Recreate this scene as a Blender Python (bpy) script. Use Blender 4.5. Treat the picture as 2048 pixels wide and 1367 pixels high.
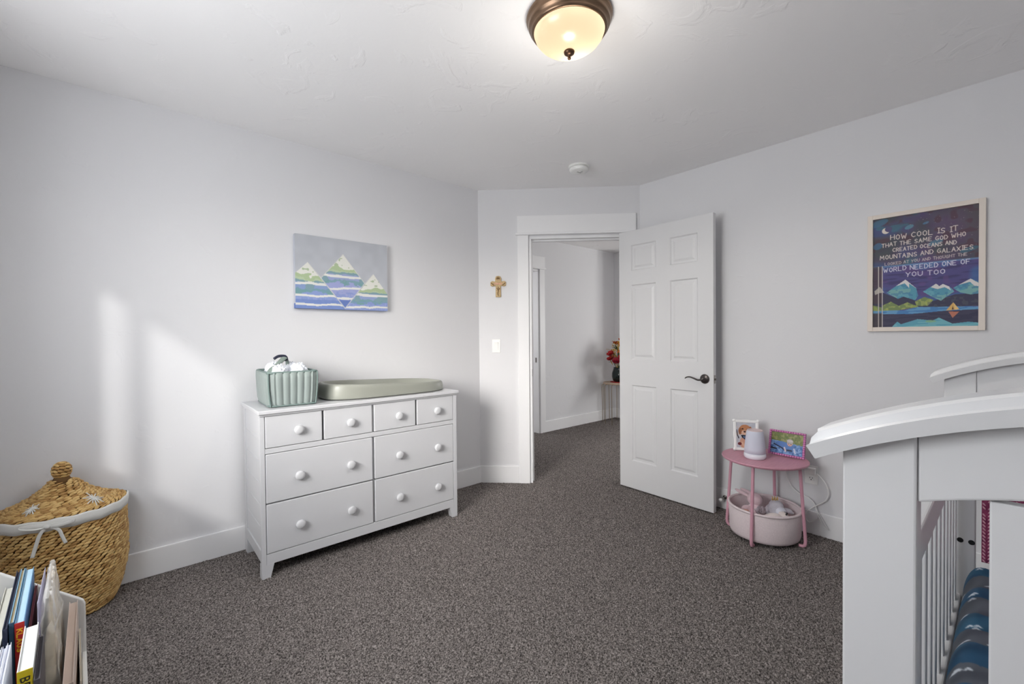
import bpy, bmesh, math, random
import numpy as np
from mathutils import Vector, Matrix
from mathutils import noise as mnoise

for o in list(bpy.data.objects):
    bpy.data.objects.remove(o)
SC = bpy.context.scene
COL = SC.collection
PI = math.pi
R = math.radians
rnd = random.Random(7)

# ------------------------------------------------------------------ camera
YAW, PITCH, ROLL, CAM_H, FPX = R(48.938), R(0.8325), R(-0.498), 1.2241, 873.3
cam_d = bpy.data.cameras.new('camera')
cam = bpy.data.objects.new('camera', cam_d)
COL.objects.link(cam)
cam_d.sensor_width = 36.0
cam_d.lens = 36.0 * FPX / 2048.0
cam_d.clip_start = 0.05
fw = Vector((math.cos(YAW) * math.cos(PITCH), math.sin(YAW) * math.cos(PITCH), -math.sin(PITCH)))
rt = Vector((math.sin(YAW), -math.cos(YAW), 0))
up = rt.cross(fw)
r2 = rt * math.cos(ROLL) + up * math.sin(ROLL)
u2 = up * math.cos(ROLL) - rt * math.sin(ROLL)
cam.matrix_world = Matrix(((r2.x, u2.x, -fw.x, 0), (r2.y, u2.y, -fw.y, 0), (r2.z, u2.z, -fw.z, CAM_H), (0, 0, 0, 1)))
SC.camera = cam

# ------------------------------------------------------------------ room numbers
XM, YB = -0.62, -0.70            # window wall, back wall
YL, XR = 2.925, 3.12             # wall with the dresser, wall with the poster
AX, BY = 2.186, 1.991            # the slanted doorway wall runs from (AX, YL) to (XR, BY)
HC = 2.43
S2 = math.sqrt(0.5)
HALL_Y, HALL_X = 3.885, 5.40     # hall wall, hall end wall
WY0, WY1, WZ0, WZ1 = 0.70, 2.00, 1.02, 2.05   # bedroom window

# ------------------------------------------------------------------ world, sun, daylight, exposure
world = bpy.data.worlds.new('sky')
SC.world = world
world.use_nodes = True
wn = world.node_tree.nodes
wl = world.node_tree.links
wn.clear()
w_out = wn.new('ShaderNodeOutputWorld')
w_bg = wn.new('ShaderNodeBackground')
w_sky = wn.new('ShaderNodeTexSky')
w_sky.sky_type = 'NISHITA'
w_sky.sun_disc = False
w_sky.sun_elevation = R(22)
w_sky.sun_rotation = R(243)
w_sky.air_density = 1.0
w_sky.dust_density = 4.0
w_hs = wn.new('ShaderNodeHueSaturation')
w_hs.inputs['Saturation'].default_value = 0.25
wl.new(w_sky.outputs[0], w_hs.inputs['Color'])
wl.new(w_hs.outputs[0], w_bg.inputs['Color'])
w_bg.inputs['Strength'].default_value = 0.36
wl.new(w_bg.outputs[0], w_out.inputs['Surface'])

sun_d = bpy.data.lights.new('hazy_sun', 'SUN')
sun_d.energy = 0.85
sun_d.angle = R(2.8)
sun_d.color = (1.0, 0.98, 0.95)
sun = bpy.data.objects.new('hazy_sun', sun_d)
COL.objects.link(sun)
sun.rotation_euler = Vector((0.55, 1.0, -0.484)).to_track_quat('-Z', 'Y').to_euler()
sun.location = (-3, -6, 4)

def area(name, loc, direction, sx, sy, energy, color=(1, 1, 1), portal=False, spread=None):
    d = bpy.data.lights.new(name, 'AREA')
    d.shape = 'RECTANGLE'
    d.size, d.size_y = sx, sy
    d.energy = energy
    d.color = color
    if portal:
        d.cycles.is_portal = True
    if spread:
        d.spread = spread
    o = bpy.data.objects.new(name, d)
    COL.objects.link(o)
    o.location = loc
    o.rotation_euler = Vector(direction).to_track_quat('-Z', 'Z').to_euler()
    return o

# daylight coming in through the bedroom window and through the landing window of the hall
area('window_daylight', (XM - 0.16, (WY0 + WY1) / 2, (WZ0 + WZ1) / 2), (1, 0, 0), 1.24, 0.98, 33, (0.95, 0.975, 1.0))
area('window_portal', (XM - 0.152, (WY0 + WY1) / 2, (WZ0 + WZ1) / 2), (1, 0, 0), 1.30, 1.03, 1, portal=True)
area('landing_daylight', (7.35, 1.3, 1.5), (-1, 0.1, 0), 1.4, 1.5, 66, (1.0, 0.99, 0.97))
area('far_room_fill', (2.6, 6.85, 1.5), (0, -1, 0), 1.2, 1.2, 30, (1, 1, 1))  # added area light to brighten the far room, which has no window

vs = SC.view_settings
vs.view_transform = 'Standard'
vs.look = 'None'
vs.gamma = 1.0
vs.use_curve_mapping = False
vs.exposure = 0.48
SC.cycles.diffuse_bounces = 7

# ------------------------------------------------------------------ colour and material helpers
def lin(c):
    def f(v):
        return v / 12.92 if v <= 0.04045 else ((v + 0.055) / 1.055) ** 2.4
    return tuple(f(v / 255.0) for v in c)

MATS = {}
def mat(name, rgb, rough=0.5, metal=0.0, var=0.0, vscale=30.0, bump=0.0, bscale=200.0, bdetail=4.0, spec=None, rgb2=None, stretch=None,
        alpha=None, trans=None, emit=None, sheen=0.0):
    """A node material; rgb is 0-255 sRGB. var mixes towards rgb2 with a noise, bump adds fine relief."""
    if name in MATS:
        return MATS[name]
    m = bpy.data.materials.new(name)
    m.use_nodes = True
    nt = m.node_tree
    b = nt.nodes['Principled BSDF']
    b.inputs['Base Color'].default_value = (*lin(rgb), 1)
    b.inputs['Roughness'].default_value = rough
    b.inputs['Metallic'].default_value = metal
    if spec is not None:
        b.inputs['Specular IOR Level'].default_value = spec
    if sheen:
        b.inputs['Sheen Weight'].default_value = sheen
    if trans:
        b.inputs['Transmission Weight'].default_value = trans
    if alpha is not None:
        b.inputs['Alpha'].default_value = alpha
    if emit:
        b.inputs['Emission Color'].default_value = (*lin(emit[0]), 1)
        b.inputs['Emission Strength'].default_value = emit[1]
    co = None
    if var or bump:
        co = nt.nodes.new('ShaderNodeTexCoord')
        mp = nt.nodes.new('ShaderNodeMapping')
        nt.links.new(co.outputs['Object'], mp.inputs['Vector'])
        if stretch:
            mp.inputs['Scale'].default_value = stretch
        vec = mp.outputs[0]
    if var:
        n = nt.nodes.new('ShaderNodeTexNoise')
        n.inputs['Scale'].default_value = vscale
        n.inputs['Detail'].default_value = 4
        nt.links.new(vec, n.inputs['Vector'])
        r = nt.nodes.new('ShaderNodeValToRGB')
        r.color_ramp.elements[0].position = 0.5 - 0.22
        r.color_ramp.elements[1].position = 0.5 + 0.22
        c2 = lin(rgb2) if rgb2 else tuple(v * (1 - var) for v in lin(rgb))
        r.color_ramp.elements[0].color = (*c2, 1)
        r.color_ramp.elements[1].color = (*lin(rgb), 1)
        nt.links.new(n.outputs['Fac'], r.inputs['Fac'])
        nt.links.new(r.outputs[0], b.inputs['Base Color'])
    if bump:
        n2 = nt.nodes.new('ShaderNodeTexNoise')
        n2.inputs['Scale'].default_value = bscale
        n2.inputs['Detail'].default_value = bdetail
        nt.links.new(vec, n2.inputs['Vector'])
        bp = nt.nodes.new('ShaderNodeBump')
        bp.inputs['Strength'].default_value = min(1.0, bump * 10)
        bp.inputs['Distance'].default_value = bump * 0.02
        nt.links.new(n2.outputs['Fac'], bp.inputs['Height'])
        nt.links.new(bp.outputs[0], b.inputs['Normal'])
    MATS[name] = m
    return m

def wall_mat(name, rgb, strength=0.25, scale=9.0):
    """Painted drywall with a sparse hand-trowelled texture."""
    m = bpy.data.materials.new(name)
    m.use_nodes = True
    nt = m.node_tree
    b = nt.nodes['Principled BSDF']
    b.inputs['Base Color'].default_value = (*lin(rgb), 1)
    b.inputs['Roughness'].default_value = 0.75
    b.inputs['Specular IOR Level'].default_value = 0.25
    co = nt.nodes.new('ShaderNodeTexCoord')
    n = nt.nodes.new('ShaderNodeTexNoise')
    n.inputs['Scale'].default_value = scale
    n.inputs['Detail'].default_value = 5
    n.inputs['Distortion'].default_value = 1.2
    nt.links.new(co.outputs['Object'], n.inputs['Vector'])
    r = nt.nodes.new('ShaderNodeValToRGB')
    r.color_ramp.elements[0].position = 0.60
    r.color_ramp.elements[1].position = 0.68
    nt.links.new(n.outputs['Fac'], r.inputs['Fac'])
    n3 = nt.nodes.new('ShaderNodeTexNoise')
    n3.inputs['Scale'].default_value = 60
    n3.inputs['Detail'].default_value = 3
    nt.links.new(co.outputs['Object'], n3.inputs['Vector'])
    mx = nt.nodes.new('ShaderNodeMath')
    mx.operation = 'MULTIPLY_ADD'
    mx.inputs[1].default_value = 0.25
    nt.links.new(n3.outputs['Fac'], mx.inputs[0])
    nt.links.new(r.outputs[0], mx.inputs[2])
    bp = nt.nodes.new('ShaderNodeBump')
    bp.inputs['Strength'].default_value = strength
    bp.inputs['Distance'].default_value = 0.0025
    nt.links.new(mx.outputs[0], bp.inputs['Height'])
    nt.links.new(bp.outputs[0], b.inputs['Normal'])
    return m

def paint_mat(name, rough=0.6):
    """Flat print: colour comes from the mesh's colour attribute."""
    m = bpy.data.materials.new(name)
    m.use_nodes = True
    nt = m.node_tree
    b = nt.nodes['Principled BSDF']
    b.inputs['Roughness'].default_value = rough
    b.inputs['Specular IOR Level'].default_value = 0.3
    a = nt.nodes.new('ShaderNodeVertexColor')
    a.layer_name = 'print'
    nt.links.new(a.outputs['Color'], b.inputs['Base Color'])
    return m

M_WALL = wall_mat('wall_paint', (222, 222, 224), 0.22)
M_CEIL = wall_mat('ceiling_paint', (247, 246, 246), 0.6, 6.0)
M_TRIM = mat('trim_white', (236, 236, 237), 0.38)
M_DOOR = mat('door_white', (215, 215, 216), 0.42)
M_WHITE = mat('furniture_white', (206, 207, 210), 0.35)
M_CRIB = mat('crib_white', (210, 210, 211), 0.3)
M_DARKGAP = mat('gap_shadow_wood', (120, 120, 122), 0.8)
M_PLASTIC = mat('white_plastic', (240, 240, 238), 0.35)
M_CHROME = mat('brushed_nickel', (150, 146, 142), 0.28, 1.0)
M_PEWTER = mat('pewter', (105, 100, 98), 0.3, 1.0)
M_BLACK = mat('black', (22, 22, 24), 0.5)
M_PRINT = paint_mat('print', 0.65)
M_SATIN = paint_mat('satin_print', 0.35)

# ------------------------------------------------------------------ mesh helpers
def add_box(bm, x0, x1, y0, y1, z0, z1):
    vs_ = [bm.verts.new(c) for c in ((x0, y0, z0), (x1, y0, z0), (x1, y1, z0), (x0, y1, z0), (x0, y0, z1), (x1, y0, z1), (x1, y1, z1), (x0, y1, z1))]
    for f in ((0, 3, 2, 1), (4, 5, 6, 7), (0, 1, 5, 4), (1, 2, 6, 5), (2, 3, 7, 6), (3, 0, 4, 7)):
        bm.faces.new([vs_[i] for i in f])

def bx(*a):
    bm = bmesh.new()
    for i in range(0, len(a), 6):
        add_box(bm, *a[i:i + 6])
    return bm

def add_prism(bm, pts, z0, z1, axis='z'):
    """Extrude a 2-D outline (counter-clockwise) along an axis; for 'y' pts are (x,z), for 'x' pts are (y,z)."""
    def P(a, b, c):
        return {'z': (a, b, c), 'y': (a, c, b), 'x': (c, a, b)}[axis]
    lo = [bm.verts.new(P(a, b, z0)) for a, b in pts]
    hi = [bm.verts.new(P(a, b, z1)) for a, b in pts]
    n = len(pts)
    bm.faces.new(lo[::-1])
    bm.faces.new(hi)
    for i in range(n):
        j = (i + 1) % n
        bm.faces.new((lo[i], lo[j], hi[j], hi[i]))

def add_lathe(bm, prof, seg=32, c=(0, 0, 0), sx=1.0, sy=1.0, cap=True):
    rings = []
    for r, z in prof:
        if r < 1e-6:
            rings.append([bm.verts.new((c[0], c[1], c[2] + z))])
        else:
            rings.append([bm.verts.new((c[0] + sx * r * math.cos(2 * PI * i / seg), c[1] + sy * r * math.sin(2 * PI * i / seg), c[2] + z)) for i in range(seg)])
    for a, b in zip(rings, rings[1:]):
        for i in range(seg):
            j = (i + 1) % seg
            if len(a) == 1 and len(b) > 1:
                bm.faces.new((a[0], b[j], b[i]))
            elif len(b) == 1 and len(a) > 1:
                bm.faces.new((a[i], a[j], b[0]))
            elif len(a) > 1:
                bm.faces.new((a[i], a[j], b[j], b[i]))
    if cap:
        if len(rings[0]) > 1:
            bm.faces.new(rings[0][::-1])
        if len(rings[-1]) > 1:
            bm.faces.new(rings[-1])

def lathe(prof, seg=32, **k):
    bm = bmesh.new()
    add_lathe(bm, prof, seg, **k)
    return bm

def add_tube(bm, pts, r, seg=8, flat=1.0, cap=True, closed=False):
    """Tube along a list of points; r a number or a list; flat squashes the section along its second axis."""
    P = [Vector(p) for p in pts]
    n = len(P)
    rr = r if isinstance(r, (list, tuple)) else [r] * n
    T = []
    for i in range(n):
        a = P[i - 1] if (i > 0 or closed) else P[i]
        b = P[(i + 1) % n] if (i < n - 1 or closed) else P[i]
        T.append((b - a).normalized())
    ref = Vector((0, 0, 1)) if abs(T[0].z) < 0.9 else Vector((1, 0, 0))
    N = (ref - T[0] * ref.dot(T[0])).normalized()
    rings = []
    for i in range(n):
        N = N - T[i] * N.dot(T[i])
        if N.length < 1e-6:
            N = T[i].orthogonal()
        N.normalize()
        B = T[i].cross(N)
        rings.append([bm.verts.new(P[i] + N * (rr[i] * math.cos(2 * PI * k / seg)) + B * (rr[i] * flat * math.sin(2 * PI * k / seg))) for k in range(seg)])
    m = n if closed else n - 1
    for i in range(m):
        a, b = rings[i], rings[(i + 1) % n]
        for k in range(seg):
            l = (k + 1) % seg
            bm.faces.new((a[k], a[l], b[l], b[k]))
    if cap and not closed:
        bm.faces.new(rings[0][::-1])
        bm.faces.new(rings[-1])

def tube(pts, r, seg=8, **k):
    bm = bmesh.new()
    add_tube(bm, pts, r, seg, **k)
    return bm

def smooth_path(pts, n=8):
    """Catmull-Rom through the points."""
    P = [Vector(p) for p in pts]
    out = []
    for i in range(len(P) - 1):
        p0, p1, p2, p3 = P[max(i - 1, 0)], P[i], P[i + 1], P[min(i + 2, len(P) - 1)]
        for k in range(n):
            t = k / n
            out.append(0.5 * ((2 * p1) + (p2 - p0) * t + (2 * p0 - 5 * p1 + 4 * p2 - p3) * t * t + (3 * p1 - p0 - 3 * p2 + p3) * t ** 3))
    out.append(P[-1])
    return out

def add_ball(bm, c, rx, ry=None, rz=None, useg=12, vseg=8, rot=None):
    ry = rx if ry is None else ry
    rz = rx if rz is None else rz
    M = Matrix.Translation(c) @ (rot.to_4x4() if rot else Matrix.Identity(4)) @ Matrix.Diagonal((rx, ry, rz, 1))
    bmesh.ops.create_uvsphere(bm, u_segments=useg, v_segments=vseg, radius=1.0, matrix=M)

def ball_template(useg, vseg):
    v, f = [(0, 0, 1)], []
    for j in range(1, vseg):
        ph = PI * j / vseg
        for i in range(useg):
            th = 2 * PI * i / useg
            v.append((math.sin(ph) * math.cos(th), math.sin(ph) * math.sin(th), math.cos(ph)))
    v.append((0, 0, -1))
    for i in range(useg):
        k = (i + 1) % useg
        f.append((0, 1 + i, 1 + k))
        f.append((len(v) - 1, len(v) - 1 - useg + k, len(v) - 1 - useg + i))
    q = [(1 + j * useg + i, 1 + (j + 1) * useg + i, 1 + (j + 1) * useg + (i + 1) % useg, 1 + j * useg + (i + 1) % useg) for j in range(vseg - 2) for i in range(useg)]
    return np.array(v), f + q

def lumps_mesh(name, mats_, useg=7, vseg=5):
    """One mesh of many small ellipsoids; each matrix maps the unit ball (poles along z)."""
    tv, tf = ball_template(useg, vseg)
    nv = len(tv)
    A = np.array([[list(r_) for r_ in M_] for M_ in mats_])
    co = np.einsum('nij,vj->nvi', A[:, :3, :3], tv) + A[:, None, :3, 3]
    faces = [tuple(i + k * nv for i in f) for k in range(len(mats_)) for f in tf]
    me = bpy.data.meshes.new(name)
    me.from_pydata(co.reshape(-1, 3).tolist(), [], faces)
    return me

def obj(name, bm, m, parent=None, smooth=False, bevel=0.0, seg=2, loc=None, sub=0):
    if isinstance(bm, bmesh.types.BMesh):
        bmesh.ops.recalc_face_normals(bm, faces=bm.faces)
        me = bpy.data.meshes.new(name)
        bm.to_mesh(me)
        bm.free()
    else:
        me = bm
    if m is not None and not me.materials:
        me.materials.append(m)
    if smooth:
        for p_ in me.polygons:
            p_.use_smooth = True
    o = bpy.data.objects.new(name, me)
    COL.objects.link(o)
    if parent:
        o.parent = parent
    if loc:
        o.location = loc
    if bevel:
        md = o.modifiers.new('bevel', 'BEVEL')
        md.width = bevel
        md.segments = seg
        md.limit_method = 'ANGLE'
        md.angle_limit = R(40)
    if sub:
        md = o.modifiers.new('sub', 'SUBSURF')
        md.levels = md.render_levels = sub
    return o

def tag(o, label=None, cat=None, group=None, kind=None):
    if label:
        o['label'] = label
    if cat:
        o['category'] = cat
    if group:
        o['group'] = group
    if kind:
        o['kind'] = kind
    return o

def thing(name, label, cat, loc=(0, 0, 0), rotz=0.0, group=None, kind=None):
    o = bpy.data.objects.new(name, None)
    o.empty_display_size = 0.05
    COL.objects.link(o)
    o.location = loc
    o.rotation_euler = (0, 0, rotz)
    return tag(o, label, cat, group, kind)

def struct(name, bm, m, label, parent=None, **k):
    o = obj(name, bm, m, parent, **k)
    if not parent:
        tag(o, label, kind='structure')
    return o

def struct_empty(name, label, loc=(0, 0, 0), rotz=0.0):
    return thing(name, label, None, loc, rotz, kind='structure')

# ------------------------------------------------------------------ flat prints (colour grids)
def srgb2lin(a):
    a = np.clip(a, 0, 255) / 255.0
    return np.where(a <= 0.04045, a / 12.92, ((a + 0.055) / 1.055) ** 2.4)

def print_mesh(name, img, corner, du, dv):
    """img[row, col] in sRGB 0-255; a grid of vertices coloured by the picture. corner = top-left, du across, dv down."""
    h, w = img.shape[:2]
    u = np.linspace(0, 1, w)
    v = np.linspace(0, 1, h)
    U, V = np.meshgrid(u, v)
    c, du, dv = np.array(corner, float), np.array(du, float), np.array(dv, float)
    co = c + U[..., None] * du + V[..., None] * dv
    idx = np.arange(h * w).reshape(h, w)
    f = np.stack([idx[:-1, :-1], idx[1:, :-1], idx[1:, 1:], idx[:-1, 1:]], -1).reshape(-1, 4)
    return grid_mesh(name, co.reshape(-1, 3), f, img.reshape(-1, 3))

def grid_mesh(name, co, f, rgb=None):
    me = bpy.data.meshes.new(name)
    n = len(f)
    me.vertices.add(len(co))
    me.vertices.foreach_set('co', np.ascontiguousarray(co, dtype=np.float32).ravel())
    me.loops.add(n * 4)
    me.loops.foreach_set('vertex_index', np.ascontiguousarray(f, dtype=np.int32).ravel())
    me.polygons.add(n)
    me.polygons.foreach_set('loop_start', np.arange(0, n * 4, 4, dtype=np.int32))
    me.polygons.foreach_set('loop_total', np.full(n, 4, dtype=np.int32))
    if rgb is not None:
        at = me.color_attributes.new('print', 'FLOAT_COLOR', 'POINT')
        a = np.ones((len(co), 4), dtype=np.float32)
        a[:, :3] = srgb2lin(np.asarray(rgb, float))
        at.data.foreach_set('color', a.ravel())
    me.update(calc_edges=True)
    return me

def vnoise(h, w, sy, sx, seed):
    """smooth value noise, sy by sx cells"""
    g = np.random.RandomState(seed).rand(sy + 2, sx + 2)
    y = np.linspace(0, sy, h)
    x = np.linspace(0, sx, w)
    yi, xi = y.astype(int), x.astype(int)
    fy, fx = (y - yi)[:, None], (x - xi)[None, :]
    fy, fx = fy * fy * (3 - 2 * fy), fx * fx * (3 - 2 * fx)
    a, b = g[np.ix_(yi, xi)], g[np.ix_(yi, xi + 1)]
    c, d = g[np.ix_(yi + 1, xi)], g[np.ix_(yi + 1, xi + 1)]
    return a * (1 - fy) * (1 - fx) + b * (1 - fy) * fx + c * fy * (1 - fx) + d * fy * fx

class Pic:
    def __init__(self, w, h, rgb, aspect=1.0):
        self.w, self.h = w, h
        self.img = np.zeros((h, w, 3)) + np.array(rgb, float)
        self.U, self.V = np.meshgrid(np.linspace(0, 1, w), np.linspace(0, 1, h))
        self.asp = aspect          # height / width of the picture
    def put(self, mask, rgb, a=1.0):
        m = (np.asarray(mask, float) * a)[..., None]
        self.img = self.img * (1 - m) + np.array(rgb, float) * m
    def poly(self, pts, rgb, a=1.0):
        m = self.inside(pts)
        self.put(m, rgb, a)
        return m
    def inside(self, pts):
        m = np.zeros((self.h, self.w), bool)
        n = len(pts)
        for i in range(n):
            (x0, y0), (x1, y1) = pts[i], pts[(i + 1) % n]
            if y0 == y1:
                continue
            c = ((y0 > self.V) != (y1 > self.V)) & (self.U < (x1 - x0) * (self.V - y0) / (y1 - y0) + x0)
            m ^= c
        return m
    def ell(self, cx, cy, rx, ry, rgb, a=1.0, rot=0.0):
        dx, dy = self.U - cx, self.V - cy
        c, s = math.cos(rot), math.sin(rot)
        d = ((dx * c + dy * s) / rx) ** 2 + ((-dx * s + dy * c) / ry) ** 2
        self.put(np.clip((1.0 - d) * 6 + 0.5, 0, 1), rgb, a)
    def line(self, pts, wd, rgb, a=1.0):
        """stroke through points; wd in units of picture width"""
        d = np.full((self.h, self.w), 9.0)
        for (x0, y0), (x1, y1) in zip(pts, pts[1:]):
            dx, dy = x1 - x0, (y1 - y0) * self.asp
            px, py = self.U - x0, (self.V - y0) * self.asp
            t = np.clip((px * dx + py * dy) / max(dx * dx + dy * dy, 1e-9), 0, 1)
            d = np.minimum(d, np.hypot(px - t * dx, py - t * dy))
        self.put(np.clip((wd / 2 - d) * self.w + 0.6, 0, 1), rgb, a)
    def text(self, s, u0, u1, vc, hgt, wd, rgb, vc1=None, jit=0.0, seed=1):
        """stroke lettering from u0 to u1, centred on vc (drifting to vc1), hgt in picture heights"""
        rr = random.Random(seed)
        adv = [0.5 if c == ' ' else (0.45 if c == 'I' else (1.15 if c in 'MW' else 0.9)) for c in s]
        tot = sum(adv)
        x = 0.0
        for ch, ad in zip(s, adv):
            k0 = u0 + (u1 - u0) * x / tot
            cw = (u1 - u0) * ad / tot * 0.72
            vv = vc + ((vc1 if vc1 is not None else vc) - vc) * x / tot + rr.uniform(-jit, jit)
            for st in GLYPH.get(ch, []):
                self.line([(k0 + cw * a, vv + hgt * (b - 0.5)) for a, b in st], wd, rgb)
            x += ad

GLYPH = {
    'A': [[(0, 1), (.5, 0), (1, 1)], [(.22, .62), (.78, .62)]], 'B': [[(0, 0), (0, 1), (.8, .9), (.9, .7), (.6, .5), (0, .48)], [(.6, .48), (.8, .25), (.6, .03), (0, 0)]],
    'C': [[(.95, .15), (.5, 0), (.05, .35), (.05, .7), (.5, 1), (.95, .85)]], 'D': [[(0, 0), (0, 1), (.6, .95), (1, .5), (.6, .05), (0, 0)]],
    'E': [[(.9, 0), (0, 0), (0, 1), (.9, 1)], [(0, .5), (.7, .5)]], 'F': [[(.9, 0), (0, 0), (0, 1)], [(0, .5), (.7, .5)]],
    'G': [[(.95, .15), (.5, 0), (.05, .35), (.05, .7), (.5, 1), (.95, .85), (.95, .55), (.55, .55)]], 'H': [[(0, 0), (0, 1)], [(1, 0), (1, 1)], [(0, .5), (1, .5)]],
    'I': [[(.5, 0), (.5, 1)], [(0, 0), (1, 0)], [(0, 1), (1, 1)]], 'J': [[(.8, 0), (.8, .8), (.4, 1), (0, .75)]], 'K': [[(0, 0), (0, 1)], [(.9, 0), (0, .55)], [(.3, .4), (.95, 1)]],
    'L': [[(0, 0), (0, 1), (.9, 1)]], 'M': [[(0, 1), (.1, 0), (.5, .65), (.9, 0), (1, 1)]], 'N': [[(0, 1), (0, 0), (1, 1), (1, 0)]],
    'O': [[(.5, 0), (.08, .25), (.08, .75), (.5, 1), (.92, .75), (.92, .25), (.5, 0)]], 'R': [[(0, 1), (0, 0), (.7, .03), (.9, .25), (.7, .5), (0, .52)], [(.45, .52), (.95, 1)]],
    'S': [[(.9, .12), (.5, 0), (.1, .2), (.25, .45), (.8, .58), (.9, .82), (.5, 1), (.05, .88)]], 'T': [[(0, 0), (1, 0)], [(.5, 0), (.5, 1)]],
    'U': [[(0, 0), (.03, .75), (.5, 1), (.97, .75), (1, 0)]], 'W': [[(0, 0), (.25, 1), (.5, .35), (.75, 1), (1, 0)]], 'X': [[(0, 0), (1, 1)], [(1, 0), (0, 1)]],
    'Y': [[(0, 0), (.5, .5), (1, 0)], [(.5, .5), (.4, 1)]],
}

# ================================================================== THE SETTING
def carpet_mat():
    m = bpy.data.materials.new('carpet')
    m.use_nodes = True
    nt = m.node_tree
    b = nt.nodes['Principled BSDF']
    b.inputs['Roughness'].default_value = 0.95
    b.inputs['Specular IOR Level'].default_value = 0.1
    co = nt.nodes.new('ShaderNodeTexCoord')
    n = nt.nodes.new('ShaderNodeTexNoise')
    n.inputs['Scale'].default_value = 165
    n.inputs['Detail'].default_value = 3
    n.inputs['Roughness'].default_value = 0.7
    nt.links.new(co.outputs['Object'], n.inputs['Vector'])
    r = nt.nodes.new('ShaderNodeValToRGB')
    e = r.color_ramp.elements
    e[0].position, e[0].color = 0.36, (*lin((44, 41, 40)), 1)
    e[1].position, e[1].color = 0.66, (*lin((170, 162, 158)), 1)
    mid = e.new(0.5)
    mid.color = (*lin((112, 106, 103)), 1)
    nt.links.new(n.outputs['Fac'], r.inputs['Fac'])
    nt.links.new(r.outputs[0], b.inputs['Base Color'])
    return m
M_CARPET = carpet_mat()

def make_floor():
    st = 0.0065
    xs = np.arange(XM, HALL_X + st, st)
    ys = np.arange(YB, HALL_Y + st, st)
    rs = np.random.RandomState(3)
    Xg, Yg = np.meshgrid(xs, ys)
    Z = rs.rand(*Xg.shape) ** 1.5 * 0.0100
    low = vnoise(len(ys), len(xs), 40, 60, 5) * 0.002
    Xg = Xg + rs.uniform(-.35, .35, Xg.shape) * st
    Yg = Yg + rs.uniform(-.35, .35, Yg.shape) * st
    co = np.stack([Xg, Yg, Z + low - 0.006], -1).reshape(-1, 3)
    idx = np.arange(Xg.size).reshape(Xg.shape)
    f = np.stack([idx[:-1, :-1], idx[:-1, 1:], idx[1:, 1:], idx[1:, :-1]], -1)
    cx = (xs[:-1] + st / 2)[None, :] + 0 * ys[:-1][:, None]
    cy = (ys[:-1] + st / 2)[:, None] + 0 * xs[:-1][None, :]
    keep = ~((cx > XR + 0.05) & (cy < 1.7)) & ~((cx < 2.15) & (cy > YL + 0.02))
    f = f[keep]
    used = np.unique(f)
    remap = np.zeros(Xg.size, dtype=np.int64)
    remap[used] = np.arange(len(used))
    me = grid_mesh('floor', co[used], remap[f])
    o = obj('floor', me, M_CARPET, smooth=True)
    tag(o, 'dark grey-brown cut-pile carpet running from the bedroom into the hall', kind='structure')
make_floor()
struct('floor_hall', bx(XR + 0.04, 7.4, -0.7, 1.75, -0.05, -0.004, HALL_X - 0.02, 7.4, 1.75, HALL_Y, -0.05, -0.004, 2.0, 4.6, HALL_Y - 0.01, 7.0, -0.05, -0.004), M_CARPET,
       'plain carpet of the landing and the far room beyond the hall')
struct('ceiling', bx(XM - 0.15, XR + 0.12, YB - 0.12, YL + 0.14, HC, HC + 0.1), M_CEIL, 'flat pale ceiling with trowelled plaster texture')
struct('ceiling_hall', bx(XR + 0.12, 7.5, -0.8, 7.1, HC + 0.001, HC + 0.1, 2.0, XR + 0.12, YL + 0.14, 7.1, HC + 0.001, HC + 0.1), M_CEIL, 'ceiling over the hall and landing')

# walls of the bedroom
struct('wall_left', bx(XM - 0.15, AX + 0.02, YL, YL + 0.12, 0, HC), M_WALL, 'pale grey wall behind the dresser')
struct('wall_right', bx(XR, XR + 0.12, YB - 0.12, BY + 0.01, 0, HC), M_WALL, 'pale grey wall carrying the night-sky poster')
struct('wall_back', bx(XM - 0.15, XR + 0.12, YB - 0.12, YB, 0, HC), M_WALL, 'pale grey wall behind the crib')
struct('wall_window', bx(XM - 0.15, XM, YB - 0.12, WY0, 0, HC, XM - 0.15, XM, WY1, YL + 0.12, 0, HC, XM - 0.15, XM, WY0, WY1, 0, WZ0, XM - 0.15, XM, WY0, WY1, WZ1, HC), M_WALL,
       'pale grey wall with the bedroom window')
LD = (XR - AX) / S2                    # length of the slanted wall
T0, T1, ZD = 0.425, 1.195, 2.035       # doorway opening
def diag(o):
    o.location = (AX, YL, 0)
    o.rotation_euler = (0, 0, R(-45))
    return o
diag(struct('wall_door', bx(0, T0, 0, 0.115, 0, HC, T1, LD, 0, 0.115, 0, HC, T0, T1, 0, 0.115, ZD, HC), M_WALL, 'short slanted wall with the open doorway'))

# baseboards
BH, BT = 0.14, 0.014
struct('baseboard_left', bx(XM, AX, YL - BT, YL, 0, BH), M_TRIM, 'tall white baseboard under the canvas wall', bevel=0.003)
struct('baseboard_right', bx(XR - BT, XR, YB, BY, 0, BH), M_TRIM, 'tall white baseboard under the poster wall', bevel=0.003)
struct('baseboard_back', bx(XM, XR, YB, YB + BT, 0, BH), M_TRIM, 'tall white baseboard behind the crib', bevel=0.003)
struct('baseboard_window', bx(XM, XM + BT, YB, YL, 0, BH), M_TRIM, 'tall white baseboard under the window', bevel=0.003)
diag(struct('baseboard_door', bx(0, 0.325, -BT, 0, 0, BH), M_TRIM, 'short white baseboard beside the doorway', bevel=0.003))

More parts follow.
